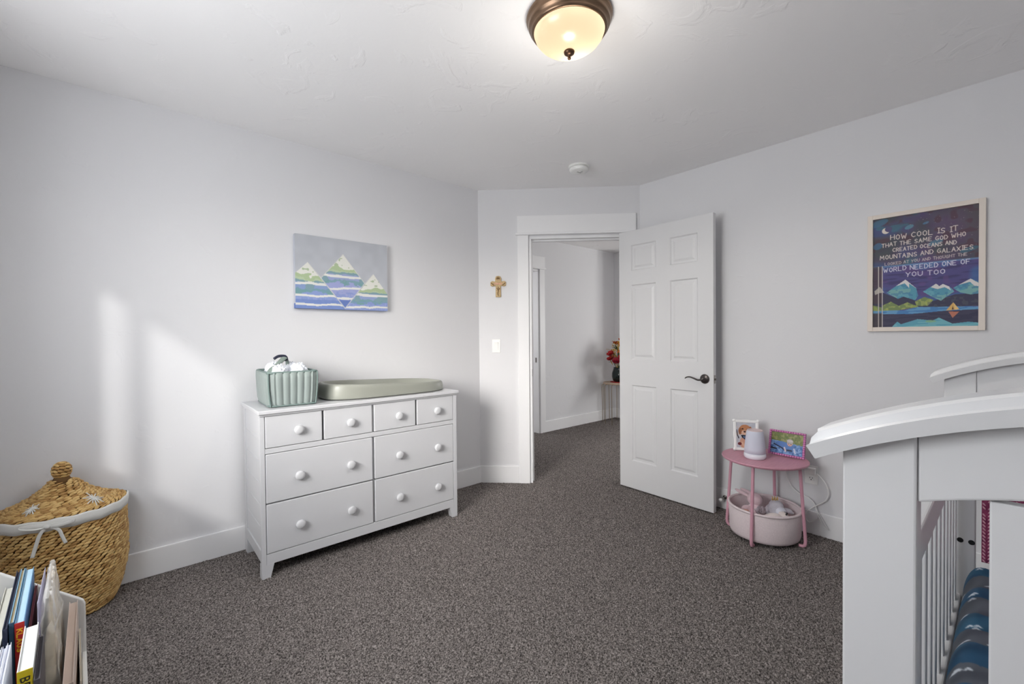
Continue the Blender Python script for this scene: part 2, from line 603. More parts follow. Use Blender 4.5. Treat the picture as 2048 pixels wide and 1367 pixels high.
# door casing and jamb of the bedroom doorway
tr = struct_empty('trim_1', 'white craftsman door casing with a tall head board', (AX, YL, 0), R(-45))
obj('casing', bx(0.325, 0.417, -0.018, 0, 0, 2.05), M_TRIM, tr, bevel=0.003)
obj('casing', bx(1.195, 1.284, -0.018, 0, 0, 2.05), M_TRIM, tr, bevel=0.003)
obj('head_board', bx(0.325, 1.286, -0.022, 0, 2.066, 2.205), M_TRIM, tr, bevel=0.002)
obj('head_bead', bx(0.311, 1.297, -0.036, 0, 2.046, 2.067), M_TRIM, tr, bevel=0.008, seg=3)
jb = obj('jamb', bx(T0 - 0.004, T0 + 0.014, -0.002, 0.118, 0, 2.024), M_TRIM, tr, bevel=0.001)
obj('strike_plate', bx(T0 + 0.013, T0 + 0.016, 0.012, 0.032, 0.885, 0.945), M_PEWTER, jb)
obj('jamb', bx(T1 - 0.014, T1 + 0.004, -0.002, 0.118, 0, 2.024), M_TRIM, tr, bevel=0.001)
obj('jamb_head', bx(T0, T1, -0.002, 0.118, 2.018, 2.037), M_TRIM, tr, bevel=0.001)
obj('door_stop_strip', bx(T0 + 0.012, T0 + 0.024, 0.044, 0.08, 0, 2.018), M_TRIM, tr, bevel=0.001)
obj('door_stop_strip', bx(T1 - 0.024, T1 - 0.012, 0.044, 0.08, 0, 2.018), M_TRIM, tr, bevel=0.001)
obj('door_stop_strip', bx(T0 + 0.02, T1 - 0.02, 0.044, 0.08, 2.006, 2.019), M_TRIM, tr, bevel=0.001)
obj('casing', bx(0.325, 0.417, 0.115, 0.133, 0, 2.05), M_TRIM, tr, bevel=0.003)

# the six-panel door, swung open against the poster wall
DW, DH, DT = 0.762, 2.025, 0.035
door = struct_empty('door_1', 'open white six-panel door with a dark lever handle', (2.969, 2.086, 0.012), R(-88.45))
# local frame: x from hinge towards the free edge, y towards the wall behind (the room face is y = 0 facing -y)
door.rotation_euler = (0, 0, math.atan2(1.3235 - 2.086, 2.950 - 2.969))
PX = [(0.113, 0.330), (0.444, 0.653)]
PZ = [(0.218, 0.816), (1.016, 1.602), (1.712, 1.912)]
def door_leaf():
    bm = bmesh.new()
    xs = sorted({0, DW} | {v for a in PX for v in a})
    zs = sorted({0, DH} | {v for a in PZ for v in a})
    def face_grid(y, flip):
        g = [[bm.verts.new((x, y, z)) for x in xs] for z in zs]
        pan = []
        for i in range(len(zs) - 1):
            for j in range(len(xs) - 1):
                q = [g[i][j], g[i][j + 1], g[i + 1][j + 1], g[i + 1][j]]
                f = bm.faces.new(q[::-1] if flip else q)
                xm, zm = (xs[j] + xs[j + 1]) / 2, (zs[i] + zs[i + 1]) / 2
                if any(a < xm < b for a, b in PX) and any(a < zm < b for a, b in PZ):
                    pan.append(f)
        return g, pan
    g0, p0 = face_grid(0, False)
    g1, p1 = face_grid(DT, True)
    def strip(a, b):
        for k in range(len(a) - 1):
            bm.faces.new((a[k], a[k + 1], b[k + 1], b[k]))
    strip(g0[0], g1[0])
    strip(g0[-1], g1[-1])
    strip([r_[0] for r_ in g0], [r_[0] for r_ in g1])
    strip([r_[-1] for r_ in g0], [r_[-1] for r_ in g1])
    bmesh.ops.recalc_face_normals(bm, faces=bm.faces)
    bmesh.ops.inset_individual(bm, faces=p0 + p1, thickness=0.012, depth=-0.009)
    bmesh.ops.inset_individual(bm, faces=p0 + p1, thickness=0.012, depth=0.0)
    return bm
leaf = obj('leaf', door_leaf(), M_DOOR, door)
for a in PX:
    for b in PZ:
        bm = bmesh.new()
        x0, x1, z0, z1 = a[0] + 0.022, a[1] - 0.022, b[0] + 0.022, b[1] - 0.022
        k = 0.016
        lo = [bm.verts.new(c) for c in ((x0, 0.0092, z0), (x1, 0.0092, z0), (x1, 0.0092, z1), (x0, 0.0092, z1))]
        hi = [bm.verts.new(c) for c in ((x0 + k, 0.0025, z0 + k), (x1 - k, 0.0025, z0 + k), (x1 - k, 0.0025, z1 - k), (x0 + k, 0.0025, z1 - k))]
        bm.faces.new(hi)
        bm.faces.new(lo[::-1])
        for i in range(4):
            j = (i + 1) % 4
            bm.faces.new((lo[i], lo[j], hi[j], hi[i]))
        obj('panel', bm, M_DOOR, door)
lx, lz = 0.703, 0.905
rose = tag(obj('lever_handle', lathe([(0, 0), (0.032, 0), (0.033, 0.004), (0.029, 0.010), (0.016, 0.013), (0.012, 0.016), (0.012, 0.045), (0, 0.047)], 28), M_PEWTER, door, smooth=True), 'dark pewter wave lever')
rose.location = (lx, 0, lz)
rose.rotation_euler = (R(90), 0, 0)
lev = smooth_path([(0.004, 0.0, 0.044), (-0.025, -0.006, 0.046), (-0.055, 0.003, 0.045), (-0.085, 0.011, 0.043), (-0.108, 0.008, 0.041), (-0.122, -0.001, 0.040)], 6)
obj('lever', tube(lev, [0.010 - 0.005 * i / len(lev) for i in range(len(lev))], 10, flat=0.7), M_PEWTER, rose, smooth=True)
obj('latch_plate', bx(DW - 0.001, DW + 0.0015, 0.007, 0.028, lz - 0.028, lz + 0.028), M_CHROME, door)
obj('latch_bolt', bx(DW + 0.001, DW + 0.009, 0.011, 0.024, lz - 0.007, lz + 0.007), M_PEWTER, door, bevel=0.002)
for z in (0.2, 1.0, 1.8):
    obj('hinge', tube([(-0.004, DT + 0.004, z - 0.045), (-0.004, DT + 0.004, z + 0.045)], 0.006, 10), M_CHROME, door, smooth=True)

# windows: the bedroom one behind the camera and the landing one
M_GLASS = mat('window_glass', (250, 252, 255), 0.02, alpha=0.06, spec=0.3)
def window(name, label, x0, x1, y0, y1, z0, z1, side, mu=0.0):
    w = struct_empty(name, label, ((x0 + x1) / 2, (y0 + y1) / 2, z0))
    hx, hy, hz = (x1 - x0) / 2, (y1 - y0) / 2, z1 - z0
    f = 0.035
    obj('window_frame', bx(-0.04, 0.02, -hy, -hy + f, 0, hz, -0.04, 0.02, hy - f, hy, 0, hz, -0.04, 0.02, -hy, hy, 0, f, -0.04, 0.02, -hy, hy, hz - f, hz), M_TRIM, w)
    obj('mullion', bx(-0.03, 0.02, mu - 0.034, mu + 0.034, f, hz - f), M_TRIM, w)
    for ya, yb in ((-hy + f, mu - 0.034), (mu + 0.034, hy - f)):
        obj('pane', bx(-0.012, -0.008, ya, yb, f, hz - f), M_GLASS, w)
    obj('window_sill', bx(min(0.02, side * (hx + 0.03)), max(0.02, side * (hx + 0.03)), -hy - 0.03, hy + 0.03, -0.02, 0.0), M_TRIM, w, bevel=0.003)
    return w
window('window_1', 'white two-pane sliding window of the bedroom', XM - 0.15, XM, WY0, WY1, WZ0, WZ1, 1, 0.255)
window('window_2', 'white two-pane window of the landing', 7.15, 7.30, 0.5, 2.1, 0.75, 2.25, -1)

# ------------------------------------------------------------------ hall, landing and the room beyond
HDX0, HDX1 = 3.02, 3.835          # doorway in the hall wall
struct('wall_hall', bx(HDX1, HALL_X + 0.12, HALL_Y, HALL_Y + 0.11, 0, HC, 2.0, HDX0, HALL_Y, HALL_Y + 0.11, 0, HC, HDX0, HDX1, HALL_Y, HALL_Y + 0.11, 2.035, HC), M_WALL, 'pale grey wall of the hall seen through the doorway')
struct('wall_hall_end', bx(HALL_X, HALL_X + 0.12, 3.50, HALL_Y, 0, HC), M_WALL, 'short end wall of the hall beside the flower table')
struct('wall_hall_side', bx(2.0, 2.12, YL + 0.12, HALL_Y, 0, HC), M_WALL, 'closing wall of the hall')
struct('wall_landing', bx(7.15, 7.30, -0.8, 0.5, 0, HC, 7.15, 7.30, 2.1, 4.0, 0, HC, 7.15, 7.30, 0.5, 2.1, 0, 0.75, 7.15, 7.30, 0.5, 2.1, 2.25, HC), M_WALL, 'landing wall with a window')
struct('wall_landing_side', bx(XR + 0.12, 7.3, -0.82, -0.70, 0, HC, HALL_X + 0.12, 7.3, HALL_Y, HALL_Y + 0.11, 0, HC), M_WALL, 'side wall of the landing')
struct('wall_far_room', bx(2.0, 4.7, 7.0, 7.1, 0, HC, 1.9, 2.0, HALL_Y + 0.11, 7.1, 0, HC, 4.6, 4.7, HALL_Y + 0.11, 7.1, 0, HC), M_WALL, 'walls of the bright room across the hall')
struct('baseboard_hall', bx(3.925, HALL_X, HALL_Y - BT, HALL_Y, 0, BH, HALL_X - BT, HALL_X, 3.50, HALL_Y, 0, BH), M_TRIM, 'tall white baseboard of the hall', bevel=0.003)
t2 = struct_empty('trim_2', 'white casing of the doorway across the hall', (HDX1, HALL_Y, 0))
obj('casing', bx(0.0, 0.09, -0.018, 0, 0, 2.05), M_TRIM, t2, bevel=0.003)
obj('casing', bx(HDX0 - HDX1 - 0.09, HDX0 - HDX1, -0.018, 0, 0, 2.05), M_TRIM, t2, bevel=0.003)
obj('head_board', bx(HDX0 - HDX1 - 0.09, 0.09, -0.022, 0, 2.066, 2.205), M_TRIM, t2, bevel=0.002)
obj('head_bead', bx(HDX0 - HDX1 - 0.104, 0.104, -0.036, 0, 2.046, 2.067), M_TRIM, t2, bevel=0.008, seg=3)
j2 = obj('jamb', bx(-0.016, 0.004, -0.002, 0.112, 0, 2.03), M_TRIM, t2, bevel=0.001)
obj('strike_plate', bx(-0.018, -0.015, 0.030, 0.055, 0.885, 0.945), M_PEWTER, j2)
obj('jamb', bx(HDX0 - HDX1 - 0.004, HDX0 - HDX1 + 0.016, -0.002, 0.112, 0, 2.03), M_TRIM, t2, bevel=0.001)
obj('jamb_head', bx(HDX0 - HDX1, 0, -0.002, 0.112, 2.02, 2.04), M_TRIM, t2, bevel=0.001)

# low dark chest glimpsed in the room across the hall
M_EBONY = mat('dark_chest_wood', (58, 56, 58), 0.5, var=0.3, vscale=20)
ch = thing('chest_of_drawers', 'dark chest of drawers glimpsed in the room across the hall', 'chest', (3.99, 4.62, 0))
obj('body', bx(-0.3, 0.3, -0.2, 0.2, 0.08, 1.0), M_EBONY, ch, bevel=0.004)
obj('top', bx(-0.32, 0.32, -0.22, 0.21, 1.0, 1.03), M_WHITE, ch, bevel=0.004)
for z in (0.12, 0.42, 0.72):
    d_ = obj('drawer', bx(-0.28, 0.28, -0.215, -0.2, z, z + 0.26), M_EBONY, ch, bevel=0.003)
    obj('handle', tube([(-0.08, -0.23, z + 0.13), (0.08, -0.23, z + 0.13)], 0.007, 8), M_CHROME, d_)
for sx in (-1, 1):
    for sy in (-1, 1):
        obj('leg', bx(sx * 0.27 - 0.02, sx * 0.27 + 0.02, sy * 0.17 - 0.02, sy * 0.17 + 0.02, 0, 0.08), M_EBONY, ch)

# ================================================================== DRESSER
def make_dresser():
    X0, X1, Y0, Y1, ZT = 0.477, 1.656, 2.482, 2.900, 0.857
    t = thing('dresser', 'white eight-drawer dresser with round knobs under the mountain canvas', 'dresser', (X0, Y0, 0))
    W, D = X1 - X0, Y1 - Y0
    # local: x 0..W, y 0 front .. D back
    obj('top', bx(-0.010, W + 0.010, -0.018, D + 0.012, ZT - 0.020, ZT), M_WHITE, t, bevel=0.004)
    obj('top_moulding', bx(-0.003, W + 0.003, -0.008, D, ZT - 0.030, ZT - 0.0195), M_WHITE, t, bevel=0.003)
    obj('carcass', bx(0.022, W - 0.022, 0.020, D - 0.004, 0.075, ZT - 0.03), M_DARKGAP, t)
    # corner posts run down into tapered legs
    def leg(x0, x1, taper, front):
        ya, yb = (0.0, 0.022) if front else (D - 0.045, D)
        obj('stile', bx(x0, x1, ya, yb, 0.07, ZT - 0.03), M_WHITE, t, bevel=0.0015)
        bm = bmesh.new()
        if taper > 0:
            pts = [(x0, 0), (x0 + 0.040, 0), (x0 + 0.058, 0.072), (x0, 0.072)]
        else:
            pts = [(x1 - 0.040, 0), (x1, 0), (x1, 0.072), (x1 - 0.058, 0.072)]
        add_prism(bm, pts, (0.0 if front else D - 0.045), (0.045 if front else D), 'y')
        obj('leg', bm, M_WHITE, t, bevel=0.0015)
    leg(0, 0.022, 1, True)
    leg(W - 0.026, W, -1, True)
    leg(0, 0.022, 1, False)
    leg(W - 0.022, W, -1, False)
    # face frame
    obj('rail', bx(0.022, W - 0.026, 0.002, 0.020, ZT - 0.034, ZT - 0.027), M_WHITE, t)
    obj('rail', bx(0.022, W - 0.026, 0.001, 0.020, 0.634, 0.660), M_WHITE, t, bevel=0.0015)
    obj('apron', bx(0.0225, W - 0.0265, 0.0005, 0.020, 0.070, 0.122), M_WHITE, t, bevel=0.0015)
    for c in (0.588 + 0.0045, ):
        obj('divider', bx(c - 0.0015, c + 0.0015, 0.008, 0.020, 0.12, 0.83), M_WHITE, t)
    # drawers
    knob_prof = [(0, 0.0), (0.010, 0.0), (0.010, 0.009), (0.0235, 0.013), (0.0245, 0.020), (0.021, 0.026), (0.012, 0.0285), (0, 0.029)]
    kb = lathe(knob_prof, 24)
    kme = bpy.data.meshes.new('knob')
    bmesh.ops.recalc_face_normals(kb, faces=kb.faces)
    kb.to_mesh(kme)
    kb.free()
    kme.materials.append(M_WHITE)
    for p_ in kme.polygons:
        p_.use_smooth = True
    def drawer(x0, x1, z0, z1, knobs, zk):
        d = obj('drawer', bx(x0, x1, 0.0, 0.019, z0, z1), M_WHITE, t, bevel=0.0035, seg=2)
        for kx in knobs:
            k = bpy.data.objects.new('knob', kme)
            COL.objects.link(k)
            k.parent = d
            k.location = (kx, -0.0005, zk)
            k.rotation_euler = (R(90), 0, 0)
    xs = [(0.0245, 0.302), (0.313, 0.586), (0.599, 0.870), (0.882, 1.151)]
    for (a, b), k in zip(xs, (0.180, 0.455, 0.752, 1.022)):
        drawer(a, b, 0.6625, 0.826, [k], 0.739)
    for z0, z1, zk in ((0.381, 0.631, 0.498), (0.1245, 0.375, 0.239)):
        drawer(0.0245, 0.586, z0, z1, [0.182, 0.453], zk)
        drawer(0.599, 1.151, z0, z1, [0.752, 1.022], zk)
    # sides: six horizontal planks in a frame, and the rail below them
    for sx, xa in ((-1, 0.0), (1, W)):
        sp = obj('side_panel', bx(min(xa, xa - sx * 0.012) + (0.006 if sx < 0 else -0.006), max(xa, xa - sx * 0.012) + (0.006 if sx < 0 else -0.006), 0.021, D - 0.044, 0.075, ZT - 0.03), M_WHITE, t)
        zs = np.linspace(0.150, ZT - 0.033, 7)
        for k in range(6):
            x_out = xa + (0.0035 if sx < 0 else -0.0035)
            obj('plank', bx(min(x_out, x_out - sx * 0.006), max(x_out, x_out - sx * 0.006), 0.022, D - 0.045, zs[k] + 0.0012, zs[k + 1] - 0.0012), M_WHITE, sp, bevel=0.002)
        obj('side_rail', bx(min(xa, xa - sx * 0.01), max(xa, xa - sx * 0.01), 0.022, D - 0.044, 0.082, 0.143), M_WHITE, t, bevel=0.002)
make_dresser()

# ------------------------------------------------------------------ diaper caddy with diapers
ZD_TOP = 0.8572
def make_caddy():
    M_SAGE = mat('sage_quilt', (138, 149, 146), 0.6, bump=0.05, bscale=90, sheen=0.3)
    M_SAGE_D = mat('sage_binding', (108, 126, 122), 0.6)
    t = thing('diaper_caddy', 'sage green quilted fabric caddy full of diapers on the dresser', 'caddy', (0.655, 2.690, ZD_TOP), R(-2))
    hx, hy, H = 0.122, 0.168, 0.182
    # outline of a rounded rectangle with padded channels
    def outline(k, z, inner=False):
        pts = []
        chans = []
        rr = 0.022
        def side(p0, p1, n):
            for i in range(n * 8):
                f = i / (n * 8)
                b = abs(math.sin(PI * f * n)) ** 0.6
                chans.append((p0, p1, f, b))
        side((-hx, -hy), (hx, -hy), 7)
        side((hx, -hy), (hx, hy), 9)
        side((hx, hy), (-hx, hy), 7)
        side((-hx, hy), (-hx, -hy), 9)
        for p0, p1, f, b in chans:
            x, y = p0[0] + (p1[0] - p0[0]) * f, p0[1] + (p1[1] - p0[1]) * f
            nx, ny = (p1[1] - p0[1]), -(p1[0] - p0[0])
            l = math.hypot(nx, ny)
            bul = 0.0 if inner else 0.008 * b
            pts.append(((x + nx / l * bul) * k, (y + ny / l * bul) * k, z))
        # pull the corners in
        out = []
        for x, y, z_ in pts:
            qx, qy = abs(x) - (hx * k - rr), abs(y) - (hy * k - rr)
            if qx > 0 and qy > 0:
                d = math.hypot(qx, qy)
                if d > rr:
                    x = math.copysign(hx * k - rr + qx * rr / d, x)
                    y = math.copysign(hy * k - rr + qy * rr / d, y)
            out.append((x, y, z_))
        return out
    bm = bmesh.new()
    rings = []
    for k, z, inn in ((0.88, 0.0, False), (0.93, 0.008, False), (0.955, 0.03, False), (0.985, 0.09, False), (1.0, 0.15, False), (0.995, H, False), (0.955, H, True), (0.93, 0.10, True), (0.9, 0.03, True)):
        rings.append([bm.verts.new(p) for p in outline(k, z, inn)])
    for a, b in zip(rings, rings[1:]):
        n = len(a)
        for i in range(n):
            j = (i + 1) % n
            bm.faces.new((a[i], a[j], b[j], b[i]))
    bm.faces.new(rings[0][::-1])
    bm.faces.new(rings[-1])
    obj('quilted_body', bm, M_SAGE, t, smooth=True)
    rim = [(x, y, z) for x, y, z in outline(0.985, H, True)][::2]
    obj('rim_binding', tube(rim, 0.0065, 8, closed=True), M_SAGE_D, t, smooth=True)
    bas = [(x, y, 0.008) for x, y, z in outline(0.95, 0, True)][::2]
    obj('base_binding', tube(bas, 0.005, 8, closed=True), M_SAGE_D, t, smooth=True)
    for sx in (-1, 1):
        s_ = smooth_path([(sx * hx * 0.90, -hy * 0.965, 0.006), (sx * hx * 0.95, -hy * 0.985, 0.06), (sx * hx * 0.985, -hy * 1.0, 0.13), (sx * hx * 0.98, -hy * 0.99, H)], 5)
        obj('edge_seam', tube(s_, 0.004, 8), M_SAGE_D, t, smooth=True)
    # carrying strap lying up over the diapers, with a dark clip
    st = smooth_path([(-0.105, -0.095, H - 0.03), (-0.095, -0.08, H + 0.006), (-0.055, -0.03, H + 0.030), (-0.018, 0.02, H + 0.058), (0.005, 0.045, H + 0.072), (0.02, 0.075, H + 0.05), (0.03, 0.11, H - 0.02)], 6)
    strap = obj('strap', tube(st, 0.013, 10, flat=0.35), mat('sage_strap', (132, 146, 138), 0.6), t, smooth=True)
    obj('clip', tube(smooth_path([(-0.055, 0.035, H + 0.066), (-0.03, 0.04, H + 0.080), (0.004, 0.046, H + 0.078), (0.012, 0.05, H + 0.060), (-0.012, 0.048, H + 0.058)], 6), [0.008] * 25, 8), mat('navy_plastic', (32, 36, 58), 0.35), strap, smooth=True)
    return t
caddy = make_caddy()
def make_diaper(loc, rot, sc, seed, label):
    bm = bmesh.new()
    bmesh.ops.create_uvsphere(bm, u_segments=64, v_segments=36, radius=1.0)
    rr = random.Random(seed)
    for v in bm.verts:      # crumpled folds
        q = Vector((v.co.x * 2.6 + seed * 7.0, v.co.y * 2.6, v.co.z * 2.6))
        f = abs(mnoise.noise(q)) * 0.34 + abs(mnoise.noise(q * 2.7)) * 0.17 + mnoise.noise(q * 6.0) * 0.05
        v.co *= 0.86 + f
    ph = rr.uniform(0, 6)
    for v in bm.verts:
        x, y, z = v.co
        a = math.atan2(y, x)
        w = 1 + 0.07 * math.sin(9 * a + ph + 6 * z) + 0.05 * math.sin(17 * x + 5 * z + ph) * math.cos(13 * y)
        v.co = Vector((x * w * sc[0], y * w * sc[1], (z * (1 + 0.08 * math.sin(15 * x + ph) * math.cos(11 * y)) * sc[2])))
    o = obj('diaper', bm, mat('diaper_white', (232, 236, 243), 0.8, bump=0.12, bscale=120), smooth=True)
    o.location = loc
    o.rotation_euler = rot
    tag(o, label, 'diaper', 'diapers in the caddy')
make_diaper((0.604, 2.630, ZD_TOP + 0.176), (0.1, 0.15, 0.0), (0.042, 0.062, 0.044), 1, 'crumpled white diaper bulging at the front corner of the sage caddy')
make_diaper((0.703, 2.632, ZD_TOP + 0.176), (0.0, -0.1, 0.0), (0.045, 0.068, 0.048), 2, 'crumpled white diaper in the caddy on the changing tray side')
make_diaper((0.704, 2.780, ZD_TOP + 0.178), (0.1, 0.0, 0.0), (0.042, 0.058, 0.046), 3, 'crumpled white diaper at the back of the caddy near the tray')
make_diaper((0.605, 2.772, ZD_TOP + 0.180), (0.1, 0.1, 0.0), (0.040, 0.056, 0.050), 4, 'tall crumpled white diaper at the back of the caddy under the strap')
# black coil of cord tucked between caddy and changing tray
ct = thing('cord_coil', 'loop of black cord tucked between the caddy and the changing tray', 'cord', (0.8085, 2.745, ZD_TOP))
obj('loop', tube(smooth_path([(-0.010, 0.03, 0.150), (0.000, 0.01, 0.125), (0.008, -0.012, 0.085), (0.009, -0.026, 0.05), (0.004, -0.020, 0.035), (-0.004, 0.0, 0.06), (-0.009, 0.02, 0.10)], 6), 0.006, 8), M_BLACK, ct, smooth=True)
obj('loop', tube(smooth_path([(-0.008, 0.045, 0.130), (0.0, 0.03, 0.09), (0.003, 0.012, 0.055), (-0.004, 0.02, 0.03), (-0.008, 0.04, 0.05)], 6), 0.005, 8), mat('olive_strap', (86, 84, 56), 0.6), ct, smooth=True)
obj('plug_block', bx(-0.012, 0.006, 0.010, 0.06, 0.0, 0.055), M_BLACK, ct, bevel=0.004)

# ------------------------------------------------------------------ changing tray (peanut-shaped foam pad)
def make_tray():
    M_OLIVE = mat('olive_foam', (147, 149, 140), 0.36, bump=0.01, bscale=300)
    n = 72
    cx, cy = 1.238, 2.695
    a0, b0 = 0.402, 0.182
    def ring(k, z, tilt=1.0):
        out = []
        for i in range(n):
            th = 2 * PI * i / n
            c, s = math.cos(th), math.sin(th)
            e = 0.55
            x = math.copysign(abs(c) ** e, c) * a0
            y = math.copysign(abs(s) ** e, s) * b0 * (1 - 0.06 * math.cos(2 * th))
            d = math.hypot(x, y)
            q = max(d - k, 0.01) / d
            x, y = x * q, y * q
            zz = z * (0.098 - 0.036 * (x + a0) / (2 * a0)) / 0.098
            out.append((x, y, zz))
        return out
    bm = bmesh.new()
    prof = [(0.012, 0.0), (0.002, 0.006), (0.0, 0.02), (0.003, 0.075), (0.010, 0.092), (0.020, 0.098), (0.029, 0.094), (0.038, 0.078), (0.052, 0.045), (0.085, 0.026), (0.13, 0.020), (0.17, 0.019)]
    rings = [[bm.verts.new(p) for p in ring(k, z)] for k, z in prof]
    for a, b in zip(rings, rings[1:]):
        for i in range(n):
            j = (i + 1) % n
            bm.faces.new((a[i], a[j], b[j], b[i]))
    bm.faces.new(rings[0][::-1])
    bm.faces.new(rings[-1])
    o = obj('changing_tray', bm, M_OLIVE, smooth=True, sub=1)
    o.location = (cx, cy, ZD_TOP)
    tag(o, 'smooth olive grey changing tray with raised rim on the dresser', 'changing pad')
make_tray()

# ================================================================== WALL THINGS
# mountain canvas
def canvas_picture():
    P = Pic(220, 168, (178, 182, 189), 0.457 / 0.599)
    U, V = P.U, P.V
    n1 = vnoise(P.h, P.w, 10, 14, 1)
    n2 = vnoise(P.h, P.w, 30, 40, 2)
    P.img = P.img + ((n1 - 0.5) * 10)[..., None]
    def layer(mask, green, teal, blue, hue):
        wob = (n1 - 0.5) * 0.07 + (n2 - 0.5) * 0.03
        P.put(mask, (226, 226, 216))
        sp = mask & (n2 > 0.74) & (V > green - 0.14)
        P.put(sp, (150, 172, 128), 0.8)
        P.put(mask & (V + wob > green), (166, 188, 140))
        P.put(mask & (V + wob > green + 0.05), (176, 196, 156))
        P.put(mask & (V + wob * 0.5 > teal), (114, 150, 160))
        P.put(mask & (V + wob * 0.5 > teal + 0.03) & (n1 > 0.5), hue, 0.8)
        P.put(mask & (V + wob > teal + 0.12), (98, 150, 150), 0.7)
        P.put(mask & (V + wob > teal + 0.16), hue)
        P.put(mask & (V > blue) & (n2 > 0.35), (112, 136, 200), 0.6)
        P.put(mask & (n2 > 0.62) & (V > teal + 0.18), (150, 162, 214), 0.5)
    Lm = P.inside([(0.121, 0.372), (0.50, 0.985), (0.50, 1.1), (-0.1, 1.1), (-0.1, 0.66)])
    Rm = P.inside([(0.832, 0.457), (1.1, 0.92), (1.1, 1.1), (0.44, 1.1), (0.505, 0.985)])
    Dm = P.inside([(0.489, 0.213), (0.727, 0.604), (0.505, 0.980), (0.254, 0.572)])
    layer(Lm, 0.545, 0.620, 0.86, (124, 146, 204))
    layer(Rm, 0.675, 0.735, 0.88, (138, 152, 208))
    layer(Dm, 0.405, 0.475, 0.75, (146, 154, 206))
    P.put(Lm & (V > 0.88), (96, 124, 192), 0.7)
    def stripe(mask, v0, v1, th):
        w_ = v0 + (v1 - v0) * U + (n1 - 0.5) * 0.02
        P.put(mask & (np.abs(V - w_) < th), (226, 226, 220))
    stripe(Lm, 0.655, 0.675, 0.016)
    stripe(Lm, 0.826, 0.812, 0.015)
    stripe(Lm, 0.948, 0.938, 0.013)
    stripe(Rm, 0.745, 0.785, 0.017)
    stripe(Rm, 0.985, 0.945, 0.014)
    stripe(Dm, 0.515, 0.540, 0.017)
    stripe(Dm, 0.725, 0.680, 0.015)
    stripe(Dm, 0.86, 0.82, 0.015)
    P.put(Dm & (V > 0.868), (84, 110, 182))
    for a, b in (((0.489, 0.213), (0.727, 0.604)), ((0.727, 0.604), (0.505, 0.98)), ((0.505, 0.98), (0.254, 0.572)), ((0.254, 0.572), (0.489, 0.213)), ((0.121, 0.372), (0.26, 0.58)), ((0.832, 0.457), (0.73, 0.61))):
        P.line([a, b], 0.006, (214, 212, 204), 0.8)
    P.img = P.img * 0.82 + np.array([196, 198, 204.]) * 0.18
    return P
t = thing('canvas_print', 'mountain watercolour canvas hanging above the dresser', 'canvas', (0.761, YL - 0.036, 1.405))
obj('canvas_body', bx(0, 0.599, 0.0, 0.035, 0, 0.457), mat('canvas_edge', (186, 190, 200), 0.8), t, bevel=0.003)
obj('picture', print_mesh('picture', canvas_picture().img, (0.0, -0.0006, 0.457), (0.599, 0, 0), (0, 0, -0.457)), M_PRINT, t)
obj('painted_edge', bx(-0.0006, 0.5994, -0.0003, 0.033, -0.0006, 0.03), mat('canvas_edge_blue', (100, 122, 178), 0.8), t)

# cross plaque on the slanted wall
tc = thing('cross_plaque', 'small cream carved cross plaque on the slanted wall', 'cross', (AX + S2 * 0.164, YL - S2 * 0.164, 1.631), R(-45))
M_CROSS = mat('carved_cream', (214, 190, 146), 0.6, var=0.5, vscale=160, rgb2=(170, 138, 92))
bm = bmesh.new()
def rounded_cross():
    pts = [(-0.022, -0.087), (0.022, -0.087), (0.021, 0.005), (0.052, 0.002), (0.064, 0.008), (0.065, 0.036), (0.052, 0.046), (0.024, 0.042), (0.026, 0.066), (0.018, 0.085), (0.0, 0.088), (-0.018, 0.085), (-0.026, 0.066), (-0.024, 0.042), (-0.052, 0.046), (-0.065, 0.036), (-0.064, 0.008), (-0.052, 0.002), (-0.021, 0.005)]
    return pts
add_prism(bm, rounded_cross(), -0.014, 0.0, 'y')
obj('cross', bm, M_CROSS, tc, bevel=0.004)
M_CARVE = mat('carving_brown', (134, 104, 62), 0.6)
M_ROSE = mat('carving_rose', (222, 176, 150), 0.6)
for pts in ([(-0.012, -0.016, 0.058), (-0.006, -0.017, 0.076), (0.0, -0.017, 0.060), (0.006, -0.017, 0.076), (0.012, -0.016, 0.058)],
            [(-0.058, -0.016, 0.030), (-0.045, -0.017, 0.018), (-0.036, -0.016, 0.010)], [(0.058, -0.016, 0.030), (0.045, -0.017, 0.018), (0.036, -0.016, 0.010)],
            [(0.0, -0.016, -0.004), (0.004, -0.017, -0.03), (-0.004, -0.017, -0.055), (0.002, -0.016, -0.075)], [(-0.012, -0.016, -0.012), (0.0, -0.017, -0.03), (0.012, -0.016, -0.014)]):
    obj('carving', tube(smooth_path(pts, 4), 0.0032, 6), M_CARVE, tc, smooth=True)
bm = bmesh.new()
for k in range(5):
    add_ball(bm, (-0.026 + 0.013 * k, -0.014, 0.023), 0.0075, 0.004, 0.009, 8, 6)
obj('carved_lettering', bm, M_ROSE, tc, smooth=True)

# light switch
ts = thing('light_switch', 'white rocker light switch below the cross', 'light switch', (AX + S2 * 0.143, YL - S2 * 0.143, 1.14), R(-45))
obj('plate', bx(-0.035, 0.035, -0.006, 0, -0.057, 0.057), M_PLASTIC, ts, bevel=0.003)
bm = bmesh.new()
add_prism(bm, [(-0.006, -0.033), (-0.008, -0.033), (-0.013, 0.033), (-0.006, 0.033)], -0.016, 0.016, 'x')
obj('rocker', bm, M_PLASTIC, ts, bevel=0.001)

